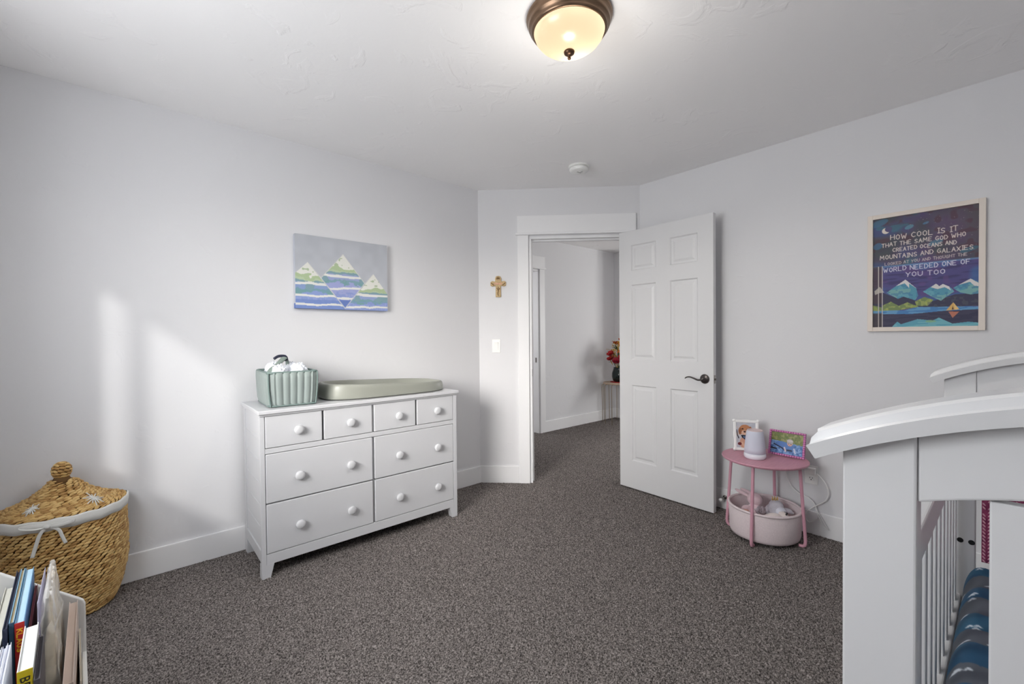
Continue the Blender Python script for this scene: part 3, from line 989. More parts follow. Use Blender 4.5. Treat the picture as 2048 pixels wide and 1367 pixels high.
# night-sky poster
def poster_picture():
    w, h = 250, 368
    P = Pic(w, h, (66, 60, 92), 592 / 401)
    U, V = P.U, P.V
    n1, n2, n3 = vnoise(h, w, 9, 6, 11), vnoise(h, w, 24, 14, 12), vnoise(h, w, 80, 10, 13)
    n4 = vnoise(h, w, 60, 40, 14)
    base = np.stack([82 + 30 * (n1 - .5), 76 + 20 * (n2 - .5), 96 + 36 * (n1 - .5)], -1)
    P.img = base
    P.put(np.clip((U - 0.45) * 1.6, 0, 1) * np.clip((0.42 - V) * 4, 0, 1), (92, 82, 88), 0.8)
    P.put(np.clip((0.62 - U) * 2, 0, 1) * np.clip((n1 - 0.38) * 4, 0, 1) * (V < 0.44), (62, 84, 128), 0.75)
    P.put(np.clip((n2 - 0.60) * 6, 0, 1) * (V < 0.44), (84, 52, 64), 0.65)
    P.put(np.clip((n1 * n2 - 0.42) * 8, 0, 1) * (U < 0.5), (60, 130, 150), 0.6)
    for cx, cy, rx, ry, c in ((0.06, 0.04, 0.10, 0.03, (70, 120, 150)), (0.37, 0.11, 0.045, 0.018, (96, 160, 176)), (0.53, 0.095, 0.03, 0.01, (80, 130, 170)), (0.05, 0.25, 0.05, 0.03, (66, 118, 158)),
                              (0.62, 0.275, 0.07, 0.022, (84, 136, 160)), (0.92, 0.365, 0.08, 0.02, (60, 112, 132)), (0.03, 0.485, 0.02, 0.015, (50, 140, 160))):
        P.ell(cx, cy, rx, ry, c, 0.7, -0.2)
    low = V > 0.442
    P.put(low, (78, 74, 128))
    P.put(low * np.clip((n3 - 0.5) * 4, 0, 1), (60, 54, 98), 0.7)
    P.put(low * np.clip((n1 - 0.5) * 5, 0, 1), (66, 116, 176), 0.65)
    P.put(low * np.clip((n2 - 0.62) * 6, 0, 1), (104, 74, 130), 0.5)
    P.put(np.clip(1 - np.abs(V - 0.445) / 0.012, 0, 1), (110, 160, 208), 0.8)
    dark = [(-.1, .727), (.096, .679), (.266, .746), (.323, .726), (.43, .77), (.515, .796), (.65, .769), (.792, .733), (1.1, .728), (1.1, .837), (.515, .83), (-.1, .822)]
    def mount(pts, snow):
        m = P.poly(pts, (84, 156, 178))
        P.put(m & (n2 > 0.5), (110, 176, 190), 0.7)
        P.put(m & (n1 > 0.55) & (V > 0.66), (136, 186, 172), 0.7)
        P.put(m & (n4 > 0.66), (66, 124, 164), 0.6)
        return snow
    P.poly(dark, (58, 58, 80))
    s = [mount([(.142, .684), (.335, .576), (.441, .659), (.46, .727), (.43, .765), (.317, .728), (.26, .745)], [(.24, .629), (.335, .576), (.441, .659), (.417, .643), (.373, .615), (.37, .652), (.329, .609)]),
         mount([(.505, .693), (.629, .631), (.658, .655), (.69, .638), (.758, .672), (.792, .706), (.673, .781), (.592, .744)], [(.579, .659), (.629, .631), (.658, .655), (.69, .638), (.747, .663), (.761, .696), (.707, .666), (.641, .679)]),
         mount([(.78, .679), (.933, .609), (1.1, .69), (1.1, .728), (.934, .74), (.847, .72)], [(.825, .657), (.933, .609), (1.05, .68), (.965, .671), (.928, .635), (.858, .649)])]
    for q in s:
        P.poly(q, (232, 228, 224))
    for g in ([(.096, .802), (.189, .768), (.267, .809), (.355, .781), (.467, .825), (.267, .849), (.096, .849)], [(.43, .776), (.52, .741), (.604, .77), (.551, .82), (.442, .816)], [(-.1, .77), (.103, .82), (.096, .849), (-.1, .849)]):
        m = P.poly(g, (150, 166, 84))
        P.put(m & (n2 > 0.5), (112, 134, 84), 0.8)
        P.put(m & (n4 > 0.6), (182, 190, 100), 0.6)
    m = P.inside(dark) & (U > 0.55) & (V > 0.75)
    P.put(m & (n4 > 0.6), (84, 92, 96), 0.5)
    m = P.poly([(-.1, .846), (.33, .851), (.454, .827), (1.1, .843), (1.1, .863), (.691, .869), (.393, .887), (-.1, .875)], (70, 128, 186))
    P.put(m & (n3 > 0.5), (112, 172, 208), 0.7)
    m = P.poly([(-.1, .875), (.393, .887), (.691, .869), (1.1, .863), (1.1, 1.1), (-.1, 1.1)], (62, 62, 84))
    P.put(m & (n3 > 0.5), (48, 48, 72), 0.6)
    m = P.poly([(.177, 1.02), (.254, .952), (.293, .976), (.455, .934), (.593, .948), (.546, .969), (.657, .925), (.777, .979), (.914, .966), (1.1, .983), (1.1, 1.1), (.177, 1.1)], (92, 166, 186))
    P.put(m & (n3 > 0.5), (124, 192, 198), 0.7)
    P.ell(0.58, 0.955, 0.05, 0.010, (140, 184, 120), 0.7)
    P.poly([(.72, .867), (.784, .799), (.837, .86)], (226, 180, 96))
    P.poly([(.784, .799), (.837, .86), (.80, .862)], (240, 200, 124))
    P.poly([(.77, .860), (.779, .829), (.79, .858)], (70, 48, 40))
    P.poly([(.742, .876), (.779, .931), (.837, .879)], (190, 116, 90))
    # tree trunk edge with pale lines
    m = (U < 0.1) & (V > 0.44)
    P.put(m & (V < .78), (78, 62, 66), 0.8)
    P.put(m & (V > .87), (66, 60, 62), 0.8)
    P.poly([(.015, .663), (.072, .625), (.119, .68), (.069, .683), (.022, .699)], (214, 208, 190), 0.8)
    P.line([(0.058, 0.44), (0.060, 1.0)], 0.008, (214, 206, 196))
    P.line([(0.098, 0.44), (0.100, 1.0)], 0.008, (220, 212, 204))
    # stars
    rs = random.Random(4)
    for _ in range(60):
        u, v = rs.uniform(0.35, 1), rs.uniform(0.02, 0.42)
        P.ell(u, v, 0.0035, 0.0025, (168, 158, 156), 0.7)
    P.ell(0.133, 0.116, 0.040, 0.027, (234, 224, 208))
    P.img = np.where((((U - 0.162) / 0.038) ** 2 + ((V - 0.103) / 0.026) ** 2 < 1)[..., None], base * 0.6 + np.array([62, 84, 128.]) * 0.4, P.img)
    P.img = P.img * 0.86 + np.array([104, 100, 116.]) * 0.14 + 6
    ink = (226, 214, 206)
    P.text('HOW COOL IS IT', .183, .835, .184, .042, .0072, ink, .178, .003, 1)
    P.text('THAT THE SAME GOD WHO', .092, .90, .247, .034, .0064, ink, .235, .003, 2)
    P.text('CREATED OCEANS AND', .206, .82, .300, .032, .0064, ink, .291, .003, 3)
    P.text('MOUNTAINS AND GALAXIES', .075, .965, .361, .036, .0064, ink, .347, .003, 4)
    P.text('LOOKED AT YOU AND THOUGHT THE', .125, .91, .421, .024, .0052, (196, 182, 180), .402, .002, 5)
    P.text('WORLD NEEDED ONE OF', .112, .94, .476, .038, .0072, (214, 212, 226), .462, .003, 6)
    P.text('YOU TOO', .34, .725, .533, .038, .0072, (214, 210, 226), .531, .002, 7)
    return P
tp = thing('poster', 'framed night-sky mountain poster with hand-lettered verse', 'poster', (XR, 0.312, 1.549))
# local: y runs along the wall (room +y is the side nearer the door); face looks to -x
PW, PH, FR = 0.447, 0.638, 0.023
M_FRAME = mat('pale_frame', (226, 216, 206), 0.55)
for a in ((-0.022, 0.0, -PW / 2, -PW / 2 + FR, -PH / 2, PH / 2), (-0.022, 0.0, PW / 2 - FR, PW / 2, -PH / 2, PH / 2), (-0.022, 0.0, -PW / 2 + FR, PW / 2 - FR, -PH / 2, -PH / 2 + FR), (-0.022, 0.0, -PW / 2 + FR, PW / 2 - FR, PH / 2 - FR, PH / 2)):
    obj('frame_bar', bx(*a), M_FRAME, tp, bevel=0.0015)
obj('backing', bx(-0.010, 0.0, -PW / 2 + 0.01, PW / 2 - 0.01, -PH / 2 + 0.01, PH / 2 - 0.01), M_BLACK, tp)
obj('print', print_mesh('print', poster_picture().img, (-0.0108, PW / 2 - FR, PH / 2 - FR), (0, -(PW - 2 * FR), 0), (0, 0, -(PH - 2 * FR))), M_PRINT, tp)

# wall outlet, plug and white cord
to = thing('wall_outlet', 'white wall outlet behind the pink side table', 'outlet', (XR, 0.805, 0.36))
obj('plate', bx(-0.006, 0, -0.035, 0.035, -0.057, 0.057), M_PLASTIC, to, bevel=0.003)
for z in (-0.021, 0.021):
    rc = obj('receptacle', bx(-0.009, -0.005, -0.017, 0.017, z - 0.014, z + 0.014), M_PLASTIC, to, bevel=0.004)
    obj('slot', bx(-0.0095, -0.0085, -0.008, -0.0055, z - 0.001, z + 0.008), M_BLACK, rc)
    obj('slot', bx(-0.0095, -0.0085, 0.0055, 0.008, z - 0.001, z + 0.008), M_BLACK, rc)
    obj('slot', bx(-0.0095, -0.0085, -0.003, 0.003, z - 0.010, z - 0.005), M_BLACK, rc)
tpw = thing('power_adapter', 'white power adapter with a looping cord in the outlet', 'power adapter', (XR - 0.0095, 0.805, 0.386))
obj('adapter_body', bx(-0.030, 0, -0.028, 0.028, -0.018, 0.022), M_PLASTIC, tpw, bevel=0.005)
cord = [(-0.015, -0.026, -0.010), (-0.020, -0.045, -0.015), (-0.022, -0.078, -0.055), (-0.016, -0.092, -0.105), (-0.014, -0.080, -0.155), (-0.014, -0.045, -0.190), (-0.016, -0.015, -0.215), (-0.022, 0.012, -0.245), (-0.024, 0.022, -0.285), (-0.022, 0.004, -0.310), (-0.020, -0.028, -0.285), (-0.016, -0.040, -0.250), (-0.014, -0.020, -0.195), (-0.014, 0.010, -0.165), (-0.016, 0.06, -0.150), (-0.02, 0.11, -0.10), (-0.03, 0.14, 0.02), (-0.04, 0.15, 0.075)]
obj('cord', tube(smooth_path(cord, 6), 0.0028, 6), M_PLASTIC, tpw, smooth=True)
obj('cord_bundle', tube(smooth_path([(-0.016, -0.030, -0.225), (-0.018, -0.055, -0.265), (-0.018, -0.085, -0.315), (-0.017, -0.092, -0.328), (-0.017, -0.078, -0.322), (-0.018, -0.050, -0.280), (-0.016, -0.026, -0.215)], 6), 0.0028, 6), M_PLASTIC, tpw, smooth=True)

# spring door stop on the baseboard
td = thing('door_stop', 'small chrome door stop on the baseboard beside the door', 'door stop', (XR - BT, 1.315, 0.085), 0)
obj('base_disc', tube([(0, 0, 0), (-0.006, 0, 0)], 0.014, 16), M_CHROME, td, smooth=True)
obj('stem', tube([(-0.005, 0, 0), (-0.066, 0.0, -0.0)], 0.0065, 10), M_CHROME, td, smooth=True)
obj('rubber_tip', tube([(-0.064, 0, 0), (-0.078, 0, 0)], 0.0105, 14), M_PLASTIC, td, smooth=True)

# ================================================================== CEILING THINGS
def make_lamp():
    t = thing('ceiling_lamp', 'glowing bronze flush-mount ceiling lamp with frosted glass bowl', 'ceiling lamp', (1.275, 1.117, HC))
    M_BRONZE = mat('brushed_bronze', (136, 112, 92), 0.35, 1.0, var=0.3, vscale=8)
    ring = [(0.0, 0.0), (0.160, 0.0), (0.163, -0.006), (0.160, -0.014), (0.153, -0.020), (0.156, -0.026), (0.152, -0.036), (0.143, -0.042), (0.145, -0.047), (0.140, -0.054), (0.132, -0.056), (0.128, -0.050), (0.126, -0.02), (0.0, -0.02)]
    obj('metal_ring', lathe(ring, 64, cap=False), M_BRONZE, t, smooth=True)
    # frosted bowl: passes the light of the bulb and glows with it
    m = bpy.data.materials.new('frosted_glass_lit')
    m.use_nodes = True
    nt = m.node_tree
    nt.nodes.clear()
    out = nt.nodes.new('ShaderNodeOutputMaterial')
    em = nt.nodes.new('ShaderNodeEmission')
    em.inputs['Color'].default_value = (1.0, 0.80, 0.52, 1)
    em.inputs['Strength'].default_value = LAMP_GLOW
    tl = nt.nodes.new('ShaderNodeBsdfTranslucent')
    tl.inputs['Color'].default_value = (0.92, 0.86, 0.74, 1)
    gl = nt.nodes.new('ShaderNodeBsdfGlossy')
    gl.inputs['Roughness'].default_value = 0.25
    mx = nt.nodes.new('ShaderNodeMixShader')
    mx.inputs[0].default_value = 0.06
    nt.links.new(tl.outputs[0], mx.inputs[1])
    nt.links.new(gl.outputs[0], mx.inputs[2])
    ad = nt.nodes.new('ShaderNodeAddShader')
    nt.links.new(mx.outputs[0], ad.inputs[0])
    nt.links.new(em.outputs[0], ad.inputs[1])
    nt.links.new(ad.outputs[0], out.inputs['Surface'])
    bowl = [(0.1345, -0.045), (0.134, -0.055), (0.128, -0.072), (0.116, -0.088), (0.097, -0.103), (0.073, -0.115), (0.045, -0.123), (0.018, -0.126), (0.0, -0.1265)]
    obj('glass_bowl', lathe(bowl, 64, cap=False), m, t, smooth=True)
    fin = [(0.0, -0.122), (0.017, -0.123), (0.021, -0.128), (0.019, -0.135), (0.011, -0.141), (0.006, -0.144), (0.0055, -0.148), (0.007, -0.151), (0.005, -0.156), (0.0, -0.158)]
    obj('finial', lathe(fin, 24, cap=False), mat('dark_bronze', (92, 70, 56), 0.35, 1.0), t, smooth=True)
    d = bpy.data.lights.new('lamp_bulb', 'POINT')
    d.energy = LAMP_BULB
    d.color = (1.0, 0.86, 0.62)
    d.shadow_soft_size = 0.025
    b = bpy.data.objects.new('lamp_bulb', d)
    COL.objects.link(b)
    b.parent = t
    b.location = (0.05, 0.02, -0.075)
    d = bpy.data.lights.new('lamp_light', 'SPOT')       # the light the bowl sends down into the room
    d.energy = LAMP_LIGHT
    d.color = (1.0, 0.955, 0.89)
    d.spot_size = R(176)
    d.spot_blend = 0.35
    d.shadow_soft_size = 0.06
    b = bpy.data.objects.new('lamp_light', d)
    COL.objects.link(b)
    b.parent = t
    b.location = (0, 0, -0.165)
    d = bpy.data.lights.new('ceiling_wash', 'POINT')       # added point light hung below the bowl to brighten the ceiling
    d.energy = LAMP_WASH
    d.color = (1.0, 0.955, 0.89)
    d.shadow_soft_size = 0.06
    b = bpy.data.objects.new('ceiling_wash', d)
    COL.objects.link(b)
    b.parent = t
    b.location = (0, 0, -0.37)
LAMP_GLOW, LAMP_BULB, LAMP_LIGHT, LAMP_WASH = 0.27, 0.20, 13.0, 3.4
make_lamp()

tsd = thing('smoke_detector', 'round white smoke detector on the ceiling before the doorway', 'smoke detector', (2.43, 2.045, HC))
obj('base_plate', lathe([(0, 0), (0.072, 0), (0.073, -0.006), (0.066, -0.011), (0, -0.011)], 40), M_PLASTIC, tsd, smooth=False, bevel=0.001)
obj('housing', lathe([(0.055, -0.010), (0.055, -0.016), (0.066, -0.017), (0.067, -0.030), (0.061, -0.040), (0.045, -0.043), (0, -0.044)], 40), M_PLASTIC, tsd, smooth=True)
obj('vent_slot', bx(-0.02, 0.02, -0.003, 0.003, -0.046, -0.043), mat('grey_vent', (190, 190, 188), 0.6), tsd)
obj('test_button', lathe([(0, -0.043), (0.009, -0.0435), (0.009, -0.047), (0, -0.048)], 16, c=(0.0, -0.022, 0)), mat('grey_vent', (190, 190, 188), 0.6), tsd)

# ================================================================== CRIB
CY = -0.17                                # crib centre line
def make_crib():
    t = thing('crib', 'white wooden crib with arched end caps beside the poster wall', 'crib', (0.78, CY, 0))
    L = 1.43                              # from the room face of one end panel to the room face of the other
    def arch(y):                          # top of the cap
        return 1.1727 - 0.70 * y * y
    hw = 0.379
    def end_panel(x0, f):
        """x0 = room face of the posts; f = +1: cap overhangs to -x"""
        d = 0.045
        for s in (-1, 1):
            ya, yb = (0.2527, 0.3328) if s > 0 else (-0.3328, -0.2527)
            pts = [(ya, 0.0), (yb, 0.0)] + [(y, arch(y) - 0.037) for y in np.linspace(yb, ya, 5)]
            bm = bmesh.new()
            add_prism(bm, pts, x0, x0 + d, 'x')
            obj('post', bm, M_CRIB, t, bevel=0.003)
        ys = np.linspace(-0.2528, 0.2528, 15)
        bm = bmesh.new()
        add_prism(bm, [(y, arch(y) - 0.130) for y in ys] + [(y, arch(y) - 0.037) for y in ys[::-1]], x0 + 0.004, x0 + 0.038, 'x')
        obj('end_rail', bm, M_CRIB, t, bevel=0.003)
        obj('end_rail', bx(x0 + 0.006, x0 + 0.036, -0.2535, 0.2535, 0.20, 0.30), M_CRIB, t, bevel=0.003)
        # slats between the rails
        n, gap = 3, 0.0648
        w = (0.5054 - 4 * gap) / n
        for k in range(n):
            y1 = 0.2527 - gap - k * (w + gap)
            obj('end_slat', bx(x0 + 0.012, x0 + 0.030, y1 - w, y1, 0.29, 1.016), M_CRIB, t, bevel=0.002)
        # arched moulded cap, swept along the arch
        prof = [(-0.0255, 0.000), (-0.028, 0.016), (-0.0285, 0.0205), (-0.0240, 0.0232), (-0.0225, 0.0275), (-0.0200, 0.0335), (-0.0130, 0.037), (0.058, 0.037), (0.0650, 0.0335), (0.0675, 0.0275), (0.0690, 0.0232), (0.0735, 0.0205), (0.073, 0.016), (0.0705, 0.0)]
        bm = bmesh.new()
        rings = []
        N = 40
        for i in range(N + 1):
            y = -hw + 2 * hw * i / N
            sl = -2 * 0.70 * y
            nrm = math.hypot(1, sl)
            ny, nz = -sl / nrm, 1 / nrm
            ring = []
            for px, h in prof:
                hh = h - 0.037
                # the ends flare outwards at mid height like the front edge does
                ex = 0.0
                if i in (0, N):
                    e = {0.0: -0.001, 0.016: -0.0005, 0.0205: 0.0, 0.0232: -0.005, 0.0275: -0.0075, 0.0335: -0.011, 0.037: -0.019}[h]
                    ex = e * (1 if i == N else -1)
                ring.append(bm.verts.new((x0 + px, y + ny * hh + ex, arch(y) + nz * hh)))
            rings.append(ring)
        m = len(prof)
        for a, b in zip(rings, rings[1:]):
            for k in range(m):
                l = (k + 1) % m
                bm.faces.new((a[k], a[l], b[l], b[k]))
        bm.faces.new(rings[0])
        bm.faces.new(rings[-1][::-1])
        cp = obj('cap', bm, M_CRIB, t, smooth=True)
        cp.data.set_sharp_from_angle(angle=R(24))
    end_panel(0.0, 1)
    end_panel(L, 1)
    # sides with round-edged slats
    for s in (-1, 1):
        yo = s * 0.305
        y0, y1 = min(yo - 0.018, yo + 0.018), max(yo - 0.018, yo + 0.018)
        side = obj('side_rail', bx(0.044, L + 0.001, y0, y1, 0.765, 0.835), M_CRIB, t, bevel=0.006, seg=3)
        obj('side_rail', bx(0.044, L + 0.001, y0, y1, 0.22, 0.29), M_CRIB, t, bevel=0.004)
        n = 14
        for k in range(n):
            xc = 0.044 + (L - 0.044) * (k + 0.5) / n + 0.0
            obj('side_slat', bx(xc - 0.017, xc + 0.017, yo - 0.008, yo + 0.008, 0.285, 0.768), M_CRIB, t, bevel=0.003)
    # bolt holes on the inside of the far end posts
    for y in (0.262, 0.290):
        obj('bolt', tube([(L - 0.0015, y, 0.485), (L + 0.004, y, 0.485)], 0.0085, 14), M_BLACK, t)
    return t
make_crib()

def make_mattress():
    """Crib mattress in a fitted sheet with wavy blue and grey stripes and small white birds."""
    x0, x1, y0, y1, zt, zb = 0.83, 2.185, -0.445, 0.110, 0.425, 0.305
    nx, ny = 420, 170
    xs = np.linspace(x0, x1, nx)
    ys = np.linspace(y0, y1, ny)
    # height: soft top, sides fall away; a few puckers along the long edge
    X, Y = np.meshgrid(xs, ys)
    ex = np.clip(np.minimum(X - x0, x1 - X) / 0.045, 0, 1)
    ey = np.clip(np.minimum(Y - y0, y1 - Y) / 0.055, 0, 1)
    rnd_ = lambda e: np.sqrt(np.clip(1 - (1 - e) ** 2, 0, 1))
    Z = zb + (zt - zb) * rnd_(ex) * rnd_(ey)
    puck = np.sin(X * 33) * 0.012 * np.exp(-((y1 - Y) / 0.05) ** 2) + np.sin(X * 23 + 2) * 0.004
    Z = Z + puck * rnd_(ex) * rnd_(ey)
    Z = np.minimum(Z, zt + 0.008)
    P = Pic(nx, ny, (58, 62, 72))
    n1 = vnoise(ny, nx, 10, 26, 21)
    wv = X * 1.0 + 0.006 * np.sin(Y * 14) + 0.012 * (n1 - 0.5) - 0.12 * Y
    st = np.mod(wv / 0.190, 1.0)
    blue = (st < 0.5)
    P.put(~blue, (86, 92, 102))
    P.put(blue, (40, 80, 112))
    P.put(blue & (n1 > 0.55), (50, 98, 126), 0.6)
    P.put((~blue) & (n1 > 0.6), (86, 92, 104), 0.6)
    rs = random.Random(8)
    W, Hh = x1 - x0, y1 - y0
    P.asp = Hh / W
    for i in range(13):
        for j in range(8):
            cx = (i + 0.5 + rs.uniform(-.2, .2)) / 13
            cy = (j + 0.5 + 0.3 * (i % 2) + rs.uniform(-.12, .12)) / 8
            if abs(cx - 0.5) > 0.5 or not (0 < cy < 1):
                continue
            for _ in range(3):
                dx, dy = rs.uniform(-.012, .012), rs.uniform(-.035, .035)
                P.line([(cx + dx - 0.002, cy + dy - 0.008), (cx + dx + 0.002, cy + dy), (cx + dx - 0.002, cy + dy + 0.008)], 0.0042, (206, 214, 222))
    idx = np.arange(nx * ny).reshape(ny, nx)
    f = np.stack([idx[:-1, :-1], idx[:-1, 1:], idx[1:, 1:], idx[1:, :-1]], -1).reshape(-1, 4)
    me = grid_mesh('sheet', np.stack([X, Y, Z], -1).reshape(-1, 3), f, P.img.reshape(-1, 3))
    t = thing('crib_mattress', 'crib mattress in a blue and grey striped sheet with white birds', 'mattress', (0, 0, 0))
    obj('fitted_sheet', me, M_PRINT, t, smooth=True)
    obj('mattress_core', bx(x0 + 0.002, x1 - 0.002, y0 + 0.002, y1 - 0.002, 0.262, zb + 0.006), mat('mattress_grey', (170, 174, 182), 0.8), t, bevel=0.02, seg=3)
    obj('support_board', bx(x0, x1, y0, y1, 0.24, 0.262), M_CRIB, t)
make_mattress()

def make_blanket():
    """Pink knitted blanket hanging over the far end panel."""
    M_KN = mat('pink_knit', (176, 84, 122), 0.85, var=0.5, vscale=60, rgb2=(120, 44, 84))
    M_KN2 = mat('pale_pink_knit', (226, 170, 190), 0.85)
    t = thing('knitted_blanket', 'pink knitted blanket hanging inside the far end of the crib', 'blanket', (2.196, -0.16, 0))
    def sheet(xo):
        bm = bmesh.new()
        path = [(0.0, 0.430), (-0.001, 0.6), (0.0, 0.8), (0.001, 1.0)]
        n = 40
        cols = []
        for k in range(25):
            y = 0.228 - 0.40 * k / 24
            col = []
            for i in range(n + 1):
                z = 0.432 + 0.57 * i / n
                col.append(bm.verts.new((0.003 * math.sin(k * 1.7) + xo, y, z)))
            cols.append(col)
        for a, b in zip(cols, cols[1:]):
            for i in range(n):
                bm.faces.new((a[i], a[i + 1], b[i + 1], b[i]))
        return bm
    o = obj('knit_sheet', sheet(0.0), M_KN, t, smooth=True)
    md = o.modifiers.new('thick', 'SOLIDIFY')
    md.thickness = 0.004
    # raised pale stitches in slanting columns
    bm = []
    for k in range(20):
        for i in range(46):
            y = 0.222 - 0.0125 * k
            z = 0.438 + 0.0122 * i
            if (k + i) % 3 == 2 and 0.6 < z < 0.85:
                continue
            a = 0.6 if k % 2 else -0.6
            Rm = Matrix.Rotation(a, 3, 'X')
            bm.append(Matrix.Translation((-0.006, y, z)) @ Rm.to_4x4() @ Matrix.Diagonal((0.003, 0.0026, 0.0060, 1)))
    s = obj('stitches', lumps_mesh('stitches', bm), M_KN2, t, smooth=True)
    s['kind'] = 'stuff'
make_blanket()

# ================================================================== PINK SIDE TABLE AND WHAT IS ON AND UNDER IT
TX, TY, TZ = 2.862, 0.983, 0.480
M_PINK = mat('pink_lacquer', (214, 160, 176), 0.45, var=0.12, vscale=12)
M_PINKTOP = mat('pink_top', (204, 148, 164), 0.5, var=0.14, vscale=10, stretch=(1, 12, 1))
tt = thing('side_table', 'round pink side table with four bent tube legs beside the crib', 'side table', (TX, TY, 0))
obj('table_top', lathe([(0, TZ - 0.018), (0.214, TZ - 0.018), (0.226, TZ - 0.013), (0.230, TZ - 0.005), (0.228, TZ), (0, TZ)], 72), M_PINKTOP, tt, bevel=0.0015)
for k in range(4):
    a = R(90 * k + 2)
    c, s = math.cos(a), math.sin(a)
    pts = [(0.186, TZ - 0.02), (0.190, 0.40), (0.203, 0.20), (0.2125, 0.065), (0.2135, 0.035), (0.210, 0.018), (0.200, 0.010), (0.182, 0.009)]
    obj('leg', tube(smooth_path([(r_ * c, r_ * s, z) for r_, z in pts], 4), 0.0088, 12), M_PINK, tt, smooth=True)

# toy basket under the table
M_FELT = mat('blush_felt', (226, 212, 214), 0.9, var=0.10, vscale=140, bump=0.08, bscale=220)
tb = thing('fabric_basket', 'pale blush fabric basket of soft toys under the pink table', 'basket', (TX, TY, 0.0))
bm = bmesh.new()
prof = [(0, 0.022), (0.172, 0.022), (0.184, 0.028), (0.189, 0.045), (0.190, 0.10), (0.191, 0.188), (0.189, 0.193), (0.185, 0.190), (0.182, 0.12), (0.178, 0.035), (0, 0.032)]
add_lathe(bm, prof, 72, cap=False)
for v in bm.verts:
    a = math.atan2(v.co.y, v.co.x)
    if v.co.xy.length > 0.1:
        k = 1 + 0.012 * math.sin(5 * a + 1) * math.sin(v.co.z * 22) - 0.02 * max(0, math.cos(a - R(250))) * max(0, (0.1 - v.co.z) * 8)
        v.co.x *= k
        v.co.y *= k
obj('basket_wall', bm, M_FELT, tb, smooth=True)
obj('rolled_rim', tube([(0.190 * math.cos(2 * PI * i / 60), 0.190 * math.sin(2 * PI * i / 60), 0.190) for i in range(60)], 0.0075, 10, closed=True), M_FELT, tb, smooth=True)

def plush(name, label, loc, rotz, balls, m, eyes=(), extra=None):
    t = thing(name, label, 'soft toy', loc, rotz, 'soft toys in the basket')
    bm = bmesh.new()
    for c, r_, *rest in balls:
        rr = r_ if isinstance(r_, tuple) else (r_, r_, r_)
        add_ball(bm, c, *rr, 20, 14, rot=rest[0] if rest else None)
    b = obj('plush_body', bm, m, t, smooth=True)
    md = b.modifiers.new('weld', 'REMESH')
    md.mode = 'VOXEL'
    md.voxel_size = 0.0035
    md.use_smooth_shade = True
    for e in eyes:
        bm = bmesh.new()
        add_ball(bm, e, 0.005, 0.005, 0.005, 10, 8)
        obj('eye', bm, M_BLACK, t, smooth=True)
    if extra:
        extra(t)
    return t
M_PLUSH1 = mat('pink_plush', (216, 190, 196), 0.95, bump=0.1, bscale=160, sheen=0.4)
M_PLUSH2 = mat('grey_plush', (206, 204, 212), 0.95, bump=0.1, bscale=160, sheen=0.4)
M_PLUSH3 = mat('cream_plush', (228, 218, 214), 0.95, bump=0.1, bscale=160, sheen=0.4)
M_PEACH = mat('peach_plush', (216, 160, 140), 0.95, bump=0.1, bscale=160)
M_GOLD = mat('gold_cloth', (206, 170, 96), 0.4, 0.6)
EX = Matrix.Rotation(R(70), 3, 'Y')
plush('plush_rabbit', 'pink plush rabbit with long ears slumped in the toy basket', (TX - 0.005, TY + 0.050, 0.128), R(-30),
      [((0, 0, 0), (0.05, 0.06, 0.05)), ((0.02, 0.02, 0.075), (0.042, 0.045, 0.04)), ((0.0, 0.10, 0.088), (0.014, 0.075, 0.012)), ((0.03, 0.095, 0.094), (0.013, 0.07, 0.011)), ((-0.05, 0.01, 0.03), (0.035, 0.018, 0.018)), ((-0.045, -0.03, 0.0), (0.05, 0.02, 0.02)), ((-0.04, 0.04, -0.01), (0.05, 0.02, 0.02))], M_PLUSH1)
def crown(t):
    bm = bmesh.new()
    for k in range(6):
        a = 2 * PI * k / 6
        add_tube(bm, [(0.012 * math.cos(a) + 0.01, 0.012 * math.sin(a) - 0.005, 0.060), (0.016 * math.cos(a) + 0.01, 0.016 * math.sin(a) - 0.005, 0.085)], [0.006, 0.0012], 6)
    obj('gold_crown', bm, M_GOLD, t, smooth=True)
    bm = bmesh.new()
    add_ball(bm, (-0.034, -0.03, 0.012), 0.032, 0.03, 0.028, 16, 12)
    obj('muzzle', bm, mat('white_plush', (226, 228, 238), 0.95), t, smooth=True)
plush('plush_swan', 'grey plush swan with a gold crown lying in the toy basket', (TX + 0.050, TY - 0.040, 0.150), R(25),
      [((0, 0, 0), (0.048, 0.050, 0.045)), ((0.0, -0.01, 0.035), (0.040, 0.040, 0.034)), ((0.0, -0.060, 0.012), (0.022, 0.035, 0.016)), ((0.0, -0.085, 0.004), (0.011, 0.018, 0.009))], M_PLUSH2, [(-0.060, -0.045, 0.022)], crown)
plush('plush_lamb', 'small cream plush lamb lying at the front of the toy basket', (TX - 0.072, TY - 0.078, 0.146), R(50),
      [((0, 0, 0), (0.045, 0.06, 0.035)), ((0.0, -0.055, 0.012), (0.03, 0.03, 0.028)), ((0.02, -0.06, 0.03), (0.01, 0.02, 0.008)), ((-0.03, -0.02, 0.01), (0.014, 0.03, 0.012))], M_PLUSH3, [(-0.02, -0.06, 0.036), (-0.005, -0.072, 0.037)])
plush('plush_fox', 'peach and white plush toy at the rim of the toy basket', (TX - 0.132, TY + 0.048, 0.116), R(20),
      [((0, 0, 0), (0.036, 0.036, 0.04)), ((-0.005, 0.005, 0.045), (0.026, 0.026, 0.024))], M_PEACH, [(-0.027, 0.0, 0.055)])
